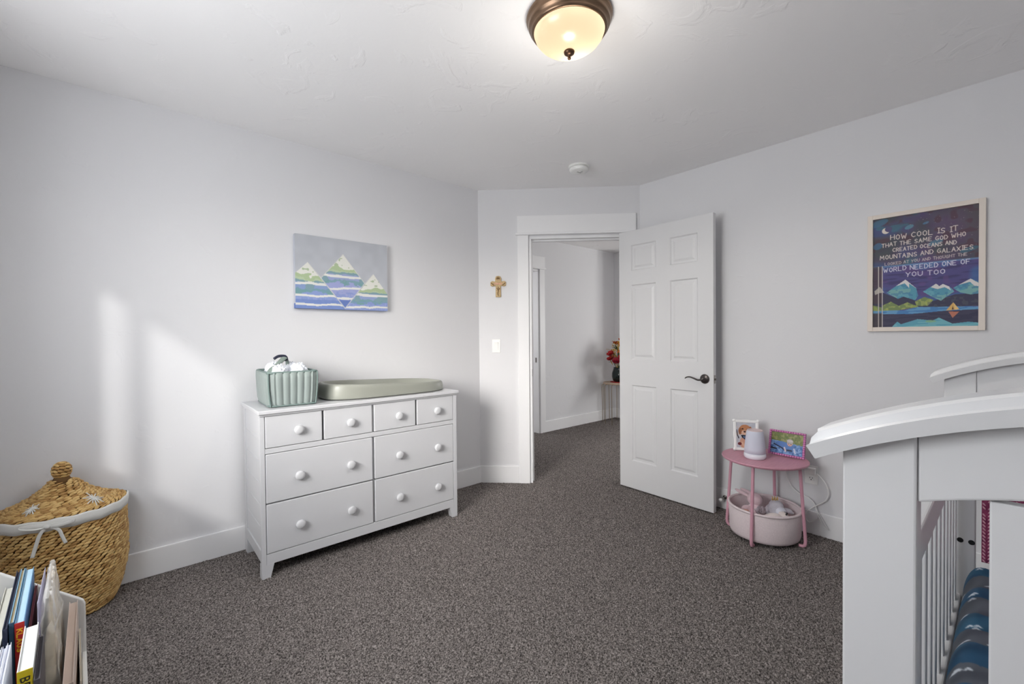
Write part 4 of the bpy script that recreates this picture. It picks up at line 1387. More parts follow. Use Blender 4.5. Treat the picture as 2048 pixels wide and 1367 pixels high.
tl_ = tag(obj('folded_cloth', tube(smooth_path([(TX - 0.120, TY + 0.000, 0.180), (TX - 0.105, TY - 0.012, 0.192), (TX - 0.085, TY - 0.020, 0.186), (TX - 0.060, TY - 0.022, 0.176)], 6), [0.02 + 0.004 * math.sin(i * 1.3) for i in range(19)], 14, flat=0.45), mat('speckled_cloth', (220, 212, 218), 0.9, var=0.4, vscale=180, rgb2=(150, 130, 140)), smooth=True), 'speckled pale cloth folded at the front of the toy basket', 'cloth')

# picture frames, sound machine on the table
def dog_picture():
    P = Pic(70, 100, (192, 194, 202), 1.43)
    n = vnoise(100, 70, 16, 12, 31)
    P.img += ((n - .5) * 16)[..., None]
    P.line([(0.02, 0.3), (0.06, 0.5), (0.12, 0.62)], 0.05, (40, 38, 46))
    P.ell(0.42, 0.80, 0.26, 0.24, (206, 156, 134))
    P.ell(0.16, 0.84, 0.10, 0.06, (110, 48, 52))
    P.poly([(0.22, 0.50), (0.75, 0.44), (0.78, 0.72), (0.55, 0.74), (0.30, 0.60)], (26, 30, 44))
    P.poly([(0.36, 0.53), (0.56, 0.53), (0.56, 0.62), (0.36, 0.61)], (96, 118, 150))
    P.poly([(0.41, 0.555), (0.52, 0.555), (0.52, 0.595), (0.41, 0.595)], (28, 34, 58))
    P.ell(0.45, 0.28, 0.30, 0.20, (190, 130, 92))
    P.ell(0.20, 0.34, 0.09, 0.14, (150, 96, 66))
    P.ell(0.72, 0.30, 0.09, 0.15, (168, 108, 74))
    P.ell(0.42, 0.40, 0.16, 0.09, (222, 186, 164))
    P.ell(0.33, 0.25, 0.05, 0.028, (56, 34, 32))
    P.ell(0.57, 0.26, 0.045, 0.028, (56, 34, 32))
    P.ell(0.43, 0.36, 0.06, 0.035, (58, 32, 38))
    P.line([(0.30, 0.80), (0.40, 0.95)], 0.10, (222, 180, 156))
    P.line([(0.55, 0.84), (0.50, 0.96)], 0.08, (150, 92, 76))
    m = (n > 0.6)
    P.put(m & (P.V < .5) & (P.V > .12), (214, 160, 118), 0.25)
    return P
tf = thing('photo_frame', 'white ornate photo frame with a picture of a curly puppy', 'photo frame', (2.925, 1.105, TZ + 0.004), R(-58))
def tilted(parent, bm, name, m, tilt, **k):
    o = obj(name, bm, m, parent, **k)
    o.rotation_euler = (tilt, 0, 0)
    return o
# local: x across, face looks to -y, leaning back about x
W_, H_ = 0.145, 0.190
TL = R(-9)
bm = bmesh.new()
for (xa, xb, za, zb) in ((-W_ / 2, -W_ / 2 + 0.017, 0, H_), (W_ / 2 - 0.017, W_ / 2, 0, H_), (-W_ / 2, W_ / 2, 0, 0.017), (-W_ / 2, W_ / 2, H_ - 0.017, H_)):
    add_box(bm, xa, xb, -0.008, 0.004, za, zb)
tilted(tf, bm, 'ornate_frame', M_PLASTIC, TL, bevel=0.004)
orn = [((x, -0.003, z), (0.010, 0.007, 0.010)) for x in (-W_ / 2 + 0.004, W_ / 2 - 0.004) for z in (0.006, H_ - 0.004)]
orn += [((0, -0.003, z), (0.032, 0.006, 0.006)) for z in (0.005, H_ - 0.003)] + [((x, -0.003, H_ * 0.5), (0.006, 0.006, 0.03)) for x in (-W_ / 2 + 0.003, W_ / 2 - 0.003)]
for c_, r_ in orn:
    bm = bmesh.new()
    add_ball(bm, c_, *r_, 12, 8)
    tilted(tf, bm, 'scroll_ornament', M_PLASTIC, TL, smooth=True)
tilted(tf, print_mesh('photo', dog_picture().img, (-W_ / 2 + 0.016, -0.003, H_ - 0.016), (W_ - 0.032, 0, 0), (0, 0, -(H_ - 0.032))), 'photo', M_SATIN, TL)
tilted(tf, bx(-W_ / 2 + 0.01, W_ / 2 - 0.01, -0.002, 0.003, 0.01, H_ - 0.01), 'back_board', M_BLACK, TL)
obj('easel_leg', tube([(0, 0.062, 0.0), (0, 0.030, 0.115)], 0.012, 6, flat=0.15), M_BLACK, tf)

def baby_picture():
    P = Pic(120, 84, (120, 128, 74), 0.7)
    n, n2 = vnoise(84, 120, 12, 18, 41), vnoise(84, 120, 30, 40, 42)
    U, V = P.U, P.V
    P.put(n > 0.5, (150, 152, 92), 0.7)
    P.put((n2 > 0.6), (92, 112, 62), 0.6)
    P.put((n > 0.6) & (n2 > 0.5), (176, 170, 128), 0.6)
    edge = 0.40 + 0.12 * U + (n - .5) * 0.08
    bl = V > edge
    P.put(bl, (96, 136, 190))
    P.put(bl & (n2 > 0.55), (148, 178, 216), 0.8)
    P.put(bl & (n > 0.62), (58, 92, 150), 0.7)
    P.ell(0.38, 0.56, 0.24, 0.14, (88, 124, 184), 1, 0.2)
    P.line([(0.1, 0.58), (0.35, 0.72), (0.5, 0.86)], 0.04, (34, 44, 74))
    P.line([(0.0, 0.78), (0.18, 0.80)], 0.05, (40, 44, 62))
    P.ell(0.58, 0.62, 0.16, 0.15, (92, 128, 186))
    P.ell(0.60, 0.80, 0.10, 0.04, (36, 40, 62))
    P.ell(0.60, 0.47, 0.085, 0.13, (214, 168, 150))
    P.ell(0.60, 0.38, 0.105, 0.12, (176, 168, 164))
    P.ell(0.60, 0.35, 0.09, 0.06, (198, 192, 190))
    P.ell(0.56, 0.50, 0.02, 0.018, (90, 60, 56))
    P.ell(0.64, 0.50, 0.02, 0.018, (90, 60, 56))
    P.ell(0.60, 0.57, 0.025, 0.015, (190, 110, 100))
    P.line([(0.44, 0.70), (0.48, 0.86)], 0.05, (214, 200, 206))
    P.line([(0.74, 0.70), (0.78, 0.88)], 0.045, (200, 206, 224))
    return P
tf2 = thing('photo_frame', 'pink beaded photo frame with a picture of a baby on a blue blanket', 'photo frame', (2.952, 0.893, TZ + 0.005), R(-92))
W_, H_ = 0.196, 0.150
TL = R(-12)
tilted(tf2, bx(-W_ / 2, W_ / 2, -0.004, 0.003, 0.0, H_), 'back_board', mat('mauve_frame', (150, 76, 128), 0.5), TL, bevel=0.002)
tilted(tf2, print_mesh('photo', baby_picture().img, (-W_ / 2 + 0.013, -0.0046, H_ - 0.013), (W_ - 0.026, 0, 0), (0, 0, -(H_ - 0.026))), 'photo', M_SATIN, TL)
M_BEAD = mat('pink_bead', (224, 150, 190), 0.2, var=0.35, vscale=90, rgb2=(178, 96, 168))
bm = bmesh.new()
add_ball(bm, (0, 0, 0), 0.0068, 0.0060, 0.0068, 10, 7)
bme = bpy.data.meshes.new('bead')
bm.to_mesh(bme)
bm.free()
bme.materials.append(M_BEAD)
for p_ in bme.polygons:
    p_.use_smooth = True
beads = [(-W_ / 2 + 0.006 + (W_ - 0.012) * i / 14, z) for i in range(15) for z in (0.006, H_ - 0.006)] + [(x, 0.006 + (H_ - 0.012) * i / 11) for i in range(1, 11) for x in (-W_ / 2 + 0.006, W_ / 2 - 0.006)]
Rt = Matrix.Rotation(TL, 4, 'X')
for x, z in beads:
    o = bpy.data.objects.new('bead', bme)
    COL.objects.link(o)
    o.parent = tf2
    o.location = Rt @ Vector((x, -0.006, z))
obj('easel_leg', tube([(0, 0.062, 0.0), (0, 0.030, 0.10)], 0.012, 6, flat=0.15), M_BLACK, tf2)

tsm = thing('sound_machine', 'tapered lilac-white sound machine standing on the pink table', 'sound machine', (2.802, 1.012, TZ))
obj('speaker_body', lathe([(0.050, 0.030), (0.0565, 0.034), (0.056, 0.06), (0.050, 0.12), (0.0445, 0.160), (0.042, 0.165)], 48, cap=False), mat('speaker_mesh', (206, 208, 222), 0.8, bump=0.05, bscale=600), tsm, smooth=True)
obj('light_base', lathe([(0, 0.0), (0.052, 0.0), (0.058, 0.006), (0.0595, 0.016), (0.058, 0.031), (0.050, 0.0315)], 48, cap=False), mat('glossy_white_base', (226, 226, 234), 0.25), tsm, smooth=True)
obj('top_control', lathe([(0.0425, 0.164), (0.041, 0.169), (0.036, 0.170), (0.034, 0.166), (0, 0.166)], 48, cap=False), mat('rose_ring', (206, 186, 186), 0.4), tsm, smooth=True)

# ================================================================== WICKER HAMPER
def make_hamper():
    HX, HY = -0.245, 2.898               # middle of the flat back
    RX, RY = 0.212, 0.245
    t = thing('laundry_hamper', 'woven wicker hamper with domed lid and white ribbon against the wall', 'hamper', (HX, HY, 0))
    M_DK = mat('wicker_core', (104, 74, 38), 0.85)
    M_W1 = mat('wicker_straw', (226, 194, 132), 0.6, var=0.5, vscale=45, rgb2=(196, 154, 90), bump=0.1, bscale=180)
    M_W2 = mat('wicker_brown', (200, 160, 98), 0.6, var=0.5, vscale=45, rgb2=(156, 114, 60), bump=0.1, bscale=180)
    M_RIB = mat('ribbon_white', (226, 226, 222), 0.85, bump=0.05, bscale=300)
    def outline(n=240):
        """D-shaped outline around (0,0): straight back at y=0, half-ellipse in front (-y). Returned as points at even arc length."""
        pts = []
        for i in range(400):
            th = PI * i / 399
            c, s = math.cos(th), math.sin(th)
            e = 0.82
            pts.append(Vector((math.copysign(abs(c) ** e, c) * RX, -(s ** e) * RY, 0)))
        pts += [Vector((-RX + 2 * RX * k / 80, 0.0, 0)) for k in range(1, 80)]
        cum = [0.0]
        for a, b in zip(pts, pts[1:] + pts[:1]):
            cum.append(cum[-1] + (b - a).length)
        L = cum[-1]
        out = []
        j = 0
        cl = pts + pts[:1]
        for k in range(n):
            s_ = L * k / n
            while cum[j + 1] < s_:
                j += 1
            f = (s_ - cum[j]) / (cum[j + 1] - cum[j])
            out.append(cl[j].lerp(cl[j + 1], f))
        return out, L
    OUT, LEN = outline()
    N = len(OUT)
    CENT = Vector((0, -0.105, 0))
    def scale_at(z):                      # body: narrow foot, bulging sides
        f = z / 0.46
        return 0.80 + 0.20 * min(1.0, (f / 0.38)) ** 0.7 + 0.02 * math.sin(PI * f) 
    def pt(i, k, z, off=0.0):
        p = OUT[i % N]
        q = CENT + (p - CENT) * k
        if q.y > 0:
            q.y = 0
        a, b = OUT[(i - 1) % N], OUT[(i + 1) % N]
        tg = (b - a).normalized()
        nr = Vector((-tg.y, tg.x, 0))
        if nr.dot(p - CENT) < 0:
            nr = -nr
        r_ = q + nr * off
        r_.z = z
        return r_, tg, nr
    def shell(levels):
        bm = bmesh.new()
        rings = [[bm.verts.new(pt(i, k, z, -0.008)[0]) for i in range(0, N, 2)] for k, z in levels]
        for a, b in zip(rings, rings[1:]):
            n = len(a)
            for i in range(n):
                j = (i + 1) % n
                bm.faces.new((a[i], a[j], b[j], b[i]))
        bm.faces.new(rings[0][::-1])
        bm.faces.new(rings[-1])
        return bm
    def lump(bm, p, tg, nr, upv, ln, hh, dp, tilt):
        ax = (tg * math.cos(tilt) + upv * math.sin(tilt)).normalized()
        ud = nr.cross(ax).normalized()
        M = Matrix(((ax.x * ln, nr.x * dp, ud.x * hh, p.x), (ax.y * ln, nr.y * dp, ud.y * hh, p.y), (ax.z * ln, nr.z * dp, ud.z * hh, p.z), (0, 0, 0, 1)))
        bm.append(M @ Matrix.Rotation(R(90), 4, 'Y'))
    def weave(levels, rows, pitch, seed):
        b1, b2 = [], []
        rr = random.Random(seed)
        for r_ in range(rows):
            f = (r_ + 0.5) / rows
            j = min(int(f * (len(levels) - 1)), len(levels) - 2)
            g = f * (len(levels) - 1) - j
            k = levels[j][0] * (1 - g) + levels[j + 1][0] * g
            z = levels[j][1] * (1 - g) + levels[j + 1][1] * g
            dk, dz = levels[j + 1][0] - levels[j][0], levels[j + 1][1] - levels[j][1]
            step = math.hypot(dk * 0.22, dz) * (len(levels) - 1) / rows
            n = max(6, int(LEN * k / pitch))
            for q in range(n):
                i = int((q + 0.5 * (r_ % 2) + rr.uniform(-.1, .1)) / n * N)
                p, tg, nr = pt(i, k, z, 0.0)
                if p.y > -0.015:
                    continue
                sl = Vector((nr.x * dk * 0.22, nr.y * dk * 0.22, dz))
                upv = sl.normalized() if sl.length > 1e-6 else Vector((0, 0, 1))
                no = tg.cross(upv)
                if no.dot(nr + Vector((0, 0, 0.6 if dz >= 0 and dk < 0 else 0))) < 0:
                    no = -no
                p = p + no * rr.uniform(-0.0015, 0.0015)
                lump(b1 if rr.random() < 0.68 else b2, p, tg, no.normalized(), upv, pitch * 0.62 * rr.uniform(.85, 1.15), step * 0.56, 0.0058, -0.30 + rr.uniform(-.1, .1))
        return b1, b2
    body_lv = [(scale_at(0.46 * f), 0.004 + 0.446 * f) for f in np.linspace(0, 1, 16)]
    lid_lv = [(1.01, 0.462), (0.97, 0.474), (0.86, 0.486), (0.74, 0.497), (0.60, 0.512), (0.46, 0.532), (0.34, 0.556), (0.24, 0.580), (0.16, 0.598)]
    body = obj('body', shell(body_lv), M_DK, t, smooth=True)
    b1, b2 = weave(body_lv, 36, 0.026, 1)
    for b, m in ((b1, M_W1), (b2, M_W2)):
        o = obj('weave', lumps_mesh('weave', b), m, body, smooth=True)
        o['kind'] = 'stuff'
    lid = obj('lid', shell(lid_lv), M_DK, t, smooth=True)
    b1, b2 = weave(lid_lv, 22, 0.024, 2)
    for b, m in ((b1, M_W1), (b2, M_W2)):
        o = obj('weave', lumps_mesh('weave', b), m, lid, smooth=True)
        o['kind'] = 'stuff'
    # knob: a ball wrapped in straw
    kc = Vector((0.0, -0.105, 0.640))
    bm = bmesh.new()
    add_ball(bm, kc, 0.030, 0.030, 0.034, 16, 12)
    add_tube(bm, [(0, -0.105, 0.585), (0, -0.105, 0.618)], [0.036, 0.022], 14)
    knob = obj('lid_knob', bm, M_DK, t, smooth=True)
    b1, b2 = [], []
    rr = random.Random(5)
    for r_ in range(7):
        ph = -1.1 + 2.3 * r_ / 6
        n = max(5, int(11 * math.cos(ph)))
        for q in range(n):
            a = 2 * PI * (q + 0.5 * (r_ % 2)) / n
            no = Vector((math.cos(a) * math.cos(ph), math.sin(a) * math.cos(ph), math.sin(ph)))
            tg = Vector((-math.sin(a), math.cos(a), 0))
            p = kc + Vector((no.x * 0.0315, no.y * 0.0315, no.z * 0.036))
            lump(b1 if rr.random() < 0.6 else b2, p, tg, no, no.cross(tg), 0.0125, 0.0062, 0.004, -0.3)
    for b, m in ((b1, M_W1), (b2, M_W2)):
        o = obj('weave', lumps_mesh('weave', b), m, knob, smooth=True)
        o['kind'] = 'stuff'
    # ribbon band round the rim
    bm = bmesh.new()
    rings = []
    for z, off in ((0.424, 0.004), (0.4245, 0.0075), (0.445, 0.0100), (0.463, 0.0095), (0.470, 0.0075), (0.470, 0.003)):
        rings.append([bm.verts.new(pt(i, 1.005, z + 0.002 * math.sin(i * 0.35), off)[0]) for i in range(0, N)])
    for a, b in zip(rings, rings[1:]):
        for i in range(N):
            j = (i + 1) % N
            bm.faces.new((a[i], a[j], b[j], b[i]))
    obj('ribbon_band', bm, M_RIB, t, smooth=True)
    # bow at the front: two loops, knot and two tails
    i0 = min(range(N), key=lambda i: (OUT[i].x + 0.03) ** 2 + (OUT[i].y + RY) ** 2)
    p0, tg, nr = pt(i0, 1.01, 0.448, 0.014)
    if tg.x < 0:
        tg = -tg
    def B(a, b, c=0.0):
        return p0 + tg * a + Vector((0, 0, b)) + nr * c
    bow = obj('bow_knot', tube([B(-0.012, 0.004, 0.002), B(0.0, 0.0, 0.008), B(0.012, -0.002, 0.002)], [0.007, 0.010, 0.007], 10), M_RIB, t, smooth=True)
    for pts in ([B(0, 0, 0.004), B(-0.03, 0.012, 0.012), B(-0.075, 0.012, 0.010), B(-0.035, 0.0, 0.014), B(0, 0, 0.004)],
                [B(0, 0, 0.004), B(0.03, 0.006, 0.012), B(0.07, 0.012, 0.012), B(0.078, 0.006, 0.012), B(0.035, -0.002, 0.014), B(0, 0, 0.004)]):
        obj('bow_loop', tube(smooth_path(pts, 6), 0.0075, 8, flat=0.22), M_RIB, bow, smooth=True)
    for pts in ([B(-0.004, -0.004, 0.006), B(-0.020, -0.030, 0.010), B(-0.032, -0.075, 0.010), B(-0.042, -0.115, 0.012)],
                [B(0.010, -0.004, 0.006), B(0.036, -0.020, 0.012), B(0.046, -0.050, 0.012), B(0.056, -0.082, 0.012)]):
        obj('bow_tail', tube(smooth_path(pts, 6), 0.0065, 8, flat=0.22), M_RIB, bow, smooth=True)
    # embroidered white flowers on the lid
    def lid_point(x, y):
        lo, hi = 0.16, 1.01
        best = None
        for kk in np.linspace(0.2, 1.0, 60):
            # nearest outline point at this scale
            for i in range(0, N, 4):
                q = pt(i, kk, 0)[0]
                d = (q.x - x) ** 2 + (q.y - y) ** 2
                if best is None or d < best[0]:
                    best = (d, kk)
        kk = best[1]
        for (ka, za), (kb, zb) in zip(lid_lv, lid_lv[1:]):
            if kb <= kk <= ka:
                return za + (zb - za) * (ka - kk) / (ka - kb)
        return lid_lv[0][1]
    for fx, fy, rad in ((0.105, -0.175, 0.036), (-0.085, -0.185, 0.026)):
        bm = bmesh.new()
        n = 14
        for q in range(n):
            a = 2 * PI * q / n + 0.1
            r_ = rad * (1.0 if q % 2 else 0.72)
            A, E = (fx, fy), (fx + math.cos(a) * r_, fy + math.sin(a) * r_)
            add_tube(bm, [(A[0], A[1], lid_point(*A) + 0.0085), ((A[0] + E[0]) / 2, (A[1] + E[1]) / 2, lid_point((A[0] + E[0]) / 2, (A[1] + E[1]) / 2) + 0.0095), (E[0], E[1], lid_point(*E) + 0.0065)], 0.0022, 6)
        obj('embroidered_flower', bm, M_RIB, lid, smooth=True)
make_hamper()

# ================================================================== BOOK ORGANISER AND BOOKS
OC, OA = Vector((-0.112, 1.75, 0)), R(4)
M_ORG = mat('organiser_white', (232, 232, 230), 0.4)
org = thing('book_organizer', 'white slope-sided book organizer full of picture books', 'book organizer', OC, OA)
def org_side(y0, y1):
    pts = [(-0.455, 0.0), (0.0, 0.0), (0.0, 0.470), (-0.004, 0.482), (-0.014, 0.492), (-0.161, 0.622), (-0.30, 0.74), (-0.455, 0.76)]
    bm = bmesh.new()
    add_prism(bm, pts, y0, y1, 'y')
    return bm
obj('side_panel', org_side(-0.014, 0.0), M_ORG, org, bevel=0.004, seg=3)
obj('side_panel', org_side(-0.674, -0.660), M_ORG, org, bevel=0.004, seg=3)
obj('front_panel', bx(-0.010, 0.0, -0.661, -0.013, 0.02, 0.335), M_ORG, org, bevel=0.003)
obj('back_panel', bx(-0.455, -0.443, -0.661, -0.013, 0.02, 0.755), M_ORG, org, bevel=0.003)
obj('shelf', bx(-0.444, -0.009, -0.661, -0.013, 0.298, 0.312), M_ORG, org)
obj('divider', bx(-0.172, -0.166, -0.661, -0.013, 0.31, 0.56), M_ORG, org)
obj('divider', bx(-0.300, -0.294, -0.661, -0.013, 0.31, 0.66), M_ORG, org)

def org_world(lx, ly, z):
    c, s = math.cos(OA), math.sin(OA)
    return (OC.x + lx * c - ly * s, OC.y + lx * s + ly * c, z)

def make_book(label, lx, th, ztop, yfar, ynear, cover, pages, spine, name='book', hgt=None, rz=0.0, ry=0.0, text=None, ink=None, band=None):
    """A book standing in the organiser: spine faces the camera side (-y), covers face +-x."""
    z0 = 0.3125
    h = (ztop - z0)
    D = yfar - ynear
    t = thing(name, label, 'book', org_world(lx, yfar, z0), OA + rz, 'picture books in the white organizer')
    t.rotation_euler = (0, ry, OA + rz)
    mc = mat('cover_%d_%d_%d' % cover, cover, 0.45)
    ms = mat('cover_%d_%d_%d' % spine, spine, 0.45)
    mp_ = mat('pages_%d_%d_%d' % pages, pages, 0.8, var=0.12, vscale=40, stretch=(60, 1, 1))
    b = 0.0014 if th > 0.006 else 0.0007
    obj('cover', bx(-th / 2, -th / 2 + b, -D, 0, 0, h), mc, t)
    obj('cover', bx(th / 2 - b, th / 2, -D, 0, 0, h), mc, t)
    obj('page_block', bx(-th / 2 + b, th / 2 - b, -D + b, -0.003, 0.003, h - 0.0035), mp_, t)
    sp = obj('spine', bx(-th / 2, th / 2, -D - 0.0005, -D + b, 0, h), ms, t, bevel=min(0.0006, b / 3))
    if text:
        w_, h_ = 26, 120
        # lettering runs down the spine: draw rotated
        Q = Pic(h_, w_, spine, (th - 0.002) / 0.062)
        Q.text(text, 0.12, 0.95, 0.5, 0.62, 0.035, ink)
        img = np.rot90(Q.img, k=-1)
        obj('spine_lettering', print_mesh('lettering', img, (-th / 2 + 0.001, -D - 0.0012, h - 0.006), (th - 0.002, 0, 0), (0, 0, -0.062)), M_SATIN, sp)
    return t
make_book('thick teal-spined picture book with cream page edges', -0.139, 0.0165, 0.583, -0.028, -0.352, (214, 212, 200), (214, 212, 200), (40, 92, 110))
make_book('thin navy picture book between the teal and red spines', -0.1235, 0.0065, 0.619, -0.028, -0.360, (36, 44, 66), (40, 48, 70), (36, 44, 66))
make_book('light blue picture book beside the thin navy book', -0.1155, 0.0075, 0.620, -0.025, -0.340, (120, 160, 184), (186, 166, 130), (64, 96, 120))
make_book('light blue picture book with a red spine and yellow lettering', -0.1035, 0.0145, 0.618, -0.025, -0.346, (84, 128, 160), (176, 206, 222), (196, 44, 38), text='KLAUS', ink=(244, 190, 40))
make_book('thin maroon picture book behind the red spine', -0.0925, 0.0045, 0.572, -0.03, -0.29, (140, 70, 74), (150, 80, 82), (130, 64, 70))
for k, (lx_, zz) in enumerate(((-0.128, 0.596), (-0.1215, 0.596), (-0.115, 0.600))):
    make_book(('white booklet next to the teal spine', 'white booklet in the middle of three', 'white booklet beside the yellow spine')[k], lx_, 0.0052, zz, -0.385, -0.60, (226, 228, 236), (214, 218, 228), (216, 220, 232), 'booklet')
make_book('chunky white book with a bright yellow spine lettered in black', -0.0845, 0.0200, 0.618, -0.372, -0.556, (228, 230, 230), (224, 226, 226), (218, 196, 34), text='BENJI', ink=(30, 30, 28))
make_book('dark grey book between the yellow spine and the plastic bag', -0.0695, 0.008, 0.600, -0.395, -0.57, (76, 72, 78), (70, 66, 72), (72, 68, 74))
make_book('beige board book leaning at the front of the organizer', -0.0235, 0.0165, 0.497, -0.035, -0.44, (218, 200, 188), (214, 194, 180), (212, 194, 182), rz=R(-1.2))
make_book('thin cream booklet against the front panel of the organizer', -0.0125, 0.003, 0.420, -0.045, -0.31, (236, 228, 212), (232, 224, 208), (234, 226, 210), 'booklet')

# clear plastic bag with a folded cream knit
def make_bag():
    t = thing('bagged_knit', 'folded cream knit in a crinkled clear plastic bag among the books', 'bag', org_world(-0.0605, -0.035, 0.3125), OA)
    M_KNIT = mat('cream_knit', (224, 214, 190), 0.9, var=0.3, vscale=30, rgb2=(196, 178, 150), bump=0.2, bscale=120)
    M_LAV = mat('lavender_card', (198, 196, 222), 0.8, var=0.15, vscale=90)
    D = 0.33
    def slab(x0, x1, y0, y1, ztf, ztn, wob, nseg, seed):
        """thin block whose top slopes from ztf (far) to ztn (near)"""
        rr = random.Random(seed)
        bm = bmesh.new()
        ny, nz = nseg, 14
        g = {}
        for s in (0, 1):
            for j in range(ny + 1):
                for k in range(nz + 1):
                    f, q = j / ny, k / nz
                    y = y0 + (y1 - y0) * f
                    zt = ztf + (ztn - ztf) * f
                    x = (x0 if s == 0 else x1) + rr.uniform(-wob, wob) + (0.4 * (x1 - x0) * (q ** 3) * (1 if s == 0 else -1))
                    g[s, j, k] = bm.verts.new((x, y + rr.uniform(-wob, wob) * .6, zt * q))
        for s in (0, 1):
            for j in range(ny):
                for k in range(nz):
                    bm.faces.new((g[s, j, k], g[s, j + 1, k], g[s, j + 1, k + 1], g[s, j, k + 1]))
        for j in range(ny):
            bm.faces.new((g[0, j, nz], g[0, j + 1, nz], g[1, j + 1, nz], g[1, j, nz]))
            bm.faces.new((g[0, j, 0], g[0, j + 1, 0], g[1, j + 1, 0], g[1, j, 0]))
        for k in range(nz):
            bm.faces.new((g[0, 0, k], g[0, 0, k + 1], g[1, 0, k + 1], g[1, 0, k]))
            bm.faces.new((g[0, ny, k], g[0, ny, k + 1], g[1, ny, k + 1], g[1, ny, k]))
        return bm
    obj('folded_knit', slab(-0.0125, 0.011, -D, -0.02, 0.255, 0.295, 0.003, 16, 1), M_KNIT, t, smooth=True)
    obj('lavender_card', slab(-0.0165, -0.0140, -D - 0.004, -0.004, 0.345, 0.30, 0.0004, 6, 2), M_LAV, t)
    m = bpy.data.materials.new('clear_plastic')
    m.use_nodes = True
    nt = m.node_tree
    b = nt.nodes['Principled BSDF']
    b.inputs['Base Color'].default_value = (0.93, 0.92, 0.88, 1)
    b.inputs['Roughness'].default_value = 0.18
    b.inputs['Alpha'].default_value = 0.30
    o = obj('plastic_sleeve', slab(-0.0195, 0.017, -D - 0.012, 0.0, 0.352, 0.315, 0.0035, 22, 3), m, t)
    obj('folded_flap', tube(smooth_path([(0.016, -0.02, 0.20), (0.017, -0.07, 0.215), (0.016, -0.15, 0.235), (0.014, -0.24, 0.262), (0.008, -D, 0.275)], 5), [0.005] * 21, 6, flat=0.3), m, t)
make_bag()

# ================================================================== HALL TABLE WITH FLOWERS
tx, ty, tz = 5.10, 3.605, 0.565
ht = thing('hall_table', 'small round wooden table with thin metal legs in the hall', 'table', (tx, ty, 0))
obj('table_top', lathe([(0, tz - 0.022), (0.205, tz - 0.022), (0.212, tz - 0.012), (0.208, tz), (0, tz)], 40), mat('pale_wood', (196, 172, 150), 0.5, var=0.3, vscale=14), ht, bevel=0.002)
M_WIRE = mat('gilt_wire', (176, 160, 140), 0.3, 0.9)
for k in range(12):
    a = 2 * PI * k / 12 + 0.2
    c, s = math.cos(a), math.sin(a)
    obj('leg', tube(smooth_path([(0.17 * c, 0.17 * s, tz - 0.022), (0.215 * c, 0.215 * s, tz - 0.03), (0.226 * c, 0.226 * s, tz - 0.07), (0.222 * c, 0.222 * s, 0.3), (0.218 * c, 0.218 * s, 0.004)], 4), 0.0045, 6), M_WIRE, ht, smooth=True)
cl = tag(obj('red_mat', lathe([(0, tz), (0.125, tz), (0.125, tz + 0.006), (0, tz + 0.006)], 32, c=(tx + 0.02, ty, 0)), mat('red_felt', (168, 34, 40), 0.8)), 'round red mat under the flower vase', 'mat')
va = thing('vase', 'dark green ribbed glass vase on the hall table', 'vase', (tx + 0.02, ty, tz + 0.006))
bm = bmesh.new()
add_lathe(bm, [(0, 0), (0.065, 0.0), (0.088, 0.02), (0.100, 0.07), (0.098, 0.12), (0.082, 0.165), (0.075, 0.19), (0.080, 0.20), (0.074, 0.20), (0.070, 0.185), (0, 0.17)], 36, cap=False)
for v in bm.verts:
    a = math.atan2(v.co.y, v.co.x)
    k = 1 + 0.03 * math.cos(12 * a)
    v.co.x *= k
    v.co.y *= k
obj('vase_body', bm, mat('dark_green_glass', (22, 42, 40), 0.12, var=0.4, vscale=30, rgb2=(14, 22, 24)), va, smooth=True)
bq = thing('flower_bouquet', 'bouquet of red and orange flowers in the hall vase', 'bouquet', (tx + 0.02, ty, tz + 0.19))
M_STEM = mat('leaf_green', (74, 92, 52), 0.6, var=0.4, vscale=40)
FCOL = [mat('flower_red', (196, 36, 40), 0.6, var=0.3, vscale=80), mat('flower_orange', (232, 112, 40), 0.6, var=0.3, vscale=80), mat('flower_coral', (236, 110, 84), 0.6, var=0.3, vscale=80), mat('flower_crimson', (168, 24, 52), 0.6, var=0.3, vscale=80)]
M_YEL = mat('yellow_sprig', (206, 166, 48), 0.6, var=0.4, vscale=60)
def rose_mesh(seed):
    rr = random.Random(seed)
    bm = bmesh.new()
    for layer, (n, rad, op) in enumerate(((3, 0.010, 0.15), (5, 0.019, 0.45), (6, 0.028, 0.85), (7, 0.036, 1.25))):
        for k in range(n):
            a = 2 * PI * k / n + layer * 0.5 + rr.uniform(-.15, .15)
            c, s = math.cos(a), math.sin(a)
            w = rad * 0.75
            rows = []
            for i in range(4):
                f = i / 3
                out = rad * 0.25 + rad * math.sin(op) * f
                hgt = rad * 1.15 * math.cos(op * 0.7) * f
                ww = w * math.sin(PI * (0.18 + 0.64 * f))
                rows.append([bm.verts.new((c * out - s * ww * q, s * out + c * ww * q, hgt - 0.10 * rad * q * q)) for q in (-1, 0, 1)])
            for A, B_ in zip(rows, rows[1:]):
                for q in range(2):
                    bm.faces.new((A[q], A[q + 1], B_[q + 1], B_[q]))
    me = bpy.data.meshes.new('bloom')
    bm.to_mesh(me)
    bm.free()
    for p_ in me.polygons:
        p_.use_smooth = True
    return me
rs = random.Random(12)
roses = []
for i, m in enumerate(FCOL):
    me = rose_mesh(i)
    me.materials.append(m)
    roses.append(me)
def stem_to(x, y, z):
    return tube(smooth_path([(x * 0.12, y * 0.12, -0.12), (x * 0.35, y * 0.35, 0.0), (x, y, z)], 4), 0.003, 5)
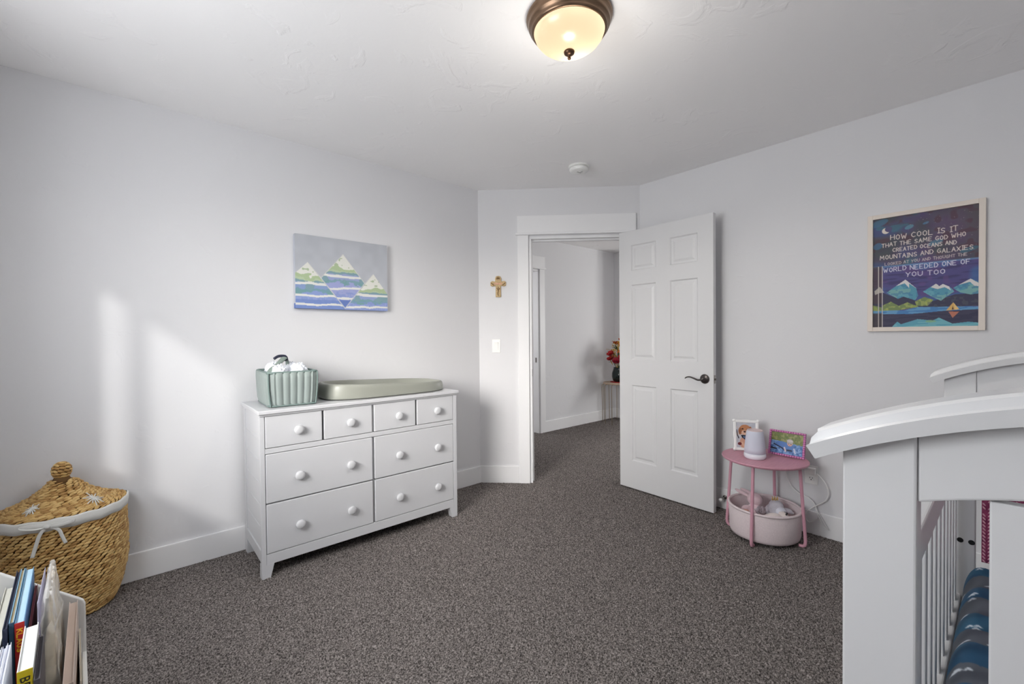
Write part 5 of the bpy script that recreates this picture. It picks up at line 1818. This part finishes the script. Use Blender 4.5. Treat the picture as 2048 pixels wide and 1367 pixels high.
spots = [(-0.02, -0.10, 0.075, 2), (-0.12, -0.04, 0.10, 3), (-0.10, 0.06, 0.13, 0), (0.03, -0.09, 0.14, 0), (-0.05, -0.05, 0.20, 1), (-0.15, 0.03, 0.20, 0), (0.05, 0.02, 0.22, 2), (0.0, -0.04, 0.30, 1), (0.02, 0.05, 0.34, 0), (0.11, -0.03, 0.14, 3), (0.12, 0.05, 0.2, 1), (0.08, -0.06, 0.26, 0), (-0.08, -0.09, 0.15, 0), (0.03, -0.02, 0.38, 1)]
for x, y, z, c in spots:
    o = bpy.data.objects.new('bloom', roses[c])
    COL.objects.link(o)
    o.parent = bq
    o.location = (x, y, z)
    d = Vector((x, y - 0.03, 0.12 + z * 0.3)).normalized()
    o.rotation_euler = d.to_track_quat('Z', 'Y').to_euler()
    k = rs.uniform(1.05, 1.45)
    o.scale = (k, k, k)
    obj('stem', stem_to(x, y, z), M_STEM, bq, smooth=True)
def leaf_mesh():
    bm = bmesh.new()
    L, w = 0.085, 0.014
    rows = []
    for i in range(6):
        f = i / 5
        ww = w * math.sin(PI * min(0.06 + 0.92 * f, 1)) + 0.0005
        rows.append([bm.verts.new((q * ww, 0.004 * abs(q) - 0.01 * f * f, L * f)) for q in (-1, 0, 1)])
    for A, B_ in zip(rows, rows[1:]):
        for q in range(2):
            bm.faces.new((A[q], A[q + 1], B_[q + 1], B_[q]))
    me = bpy.data.meshes.new('leaf')
    bm.to_mesh(me)
    bm.free()
    return me
lme = leaf_mesh()
lme.materials.append(M_STEM)
lye = leaf_mesh()
lye.materials.append(M_YEL)
for k in range(46):
    a = rs.uniform(0, 2 * PI)
    el = rs.uniform(0.0, 1.2)
    o = bpy.data.objects.new('leaf', lme if k % 3 else lye)
    COL.objects.link(o)
    o.parent = bq
    r_ = rs.uniform(0.03, 0.12)
    z = rs.uniform(0.0, 0.28)
    o.location = (r_ * math.cos(a), r_ * math.sin(a), z)
    o.rotation_euler = Vector((math.cos(a) * math.cos(el), math.sin(a) * math.cos(el), math.sin(el))).to_track_quat('Z', 'Y').to_euler()
for k in range(7):
    a = PI + rs.uniform(-1.2, 1.0)
    r_ = rs.uniform(0.05, 0.14)
    z0 = rs.uniform(0.2, 0.34)
    bm = bmesh.new()
    for q in range(14):
        add_ball(bm, (r_ * math.cos(a) + rs.uniform(-.03, .03), r_ * math.sin(a) + rs.uniform(-.03, .03), z0 + rs.uniform(-.04, .05)), 0.006, 0.006, 0.006, 6, 5)
    add_tube(bm, [(0.02 * math.cos(a), 0.02 * math.sin(a), -0.05), (r_ * math.cos(a), r_ * math.sin(a), z0)], 0.002, 5)
    obj('yellow_sprig', bm, M_YEL, bq, smooth=True)
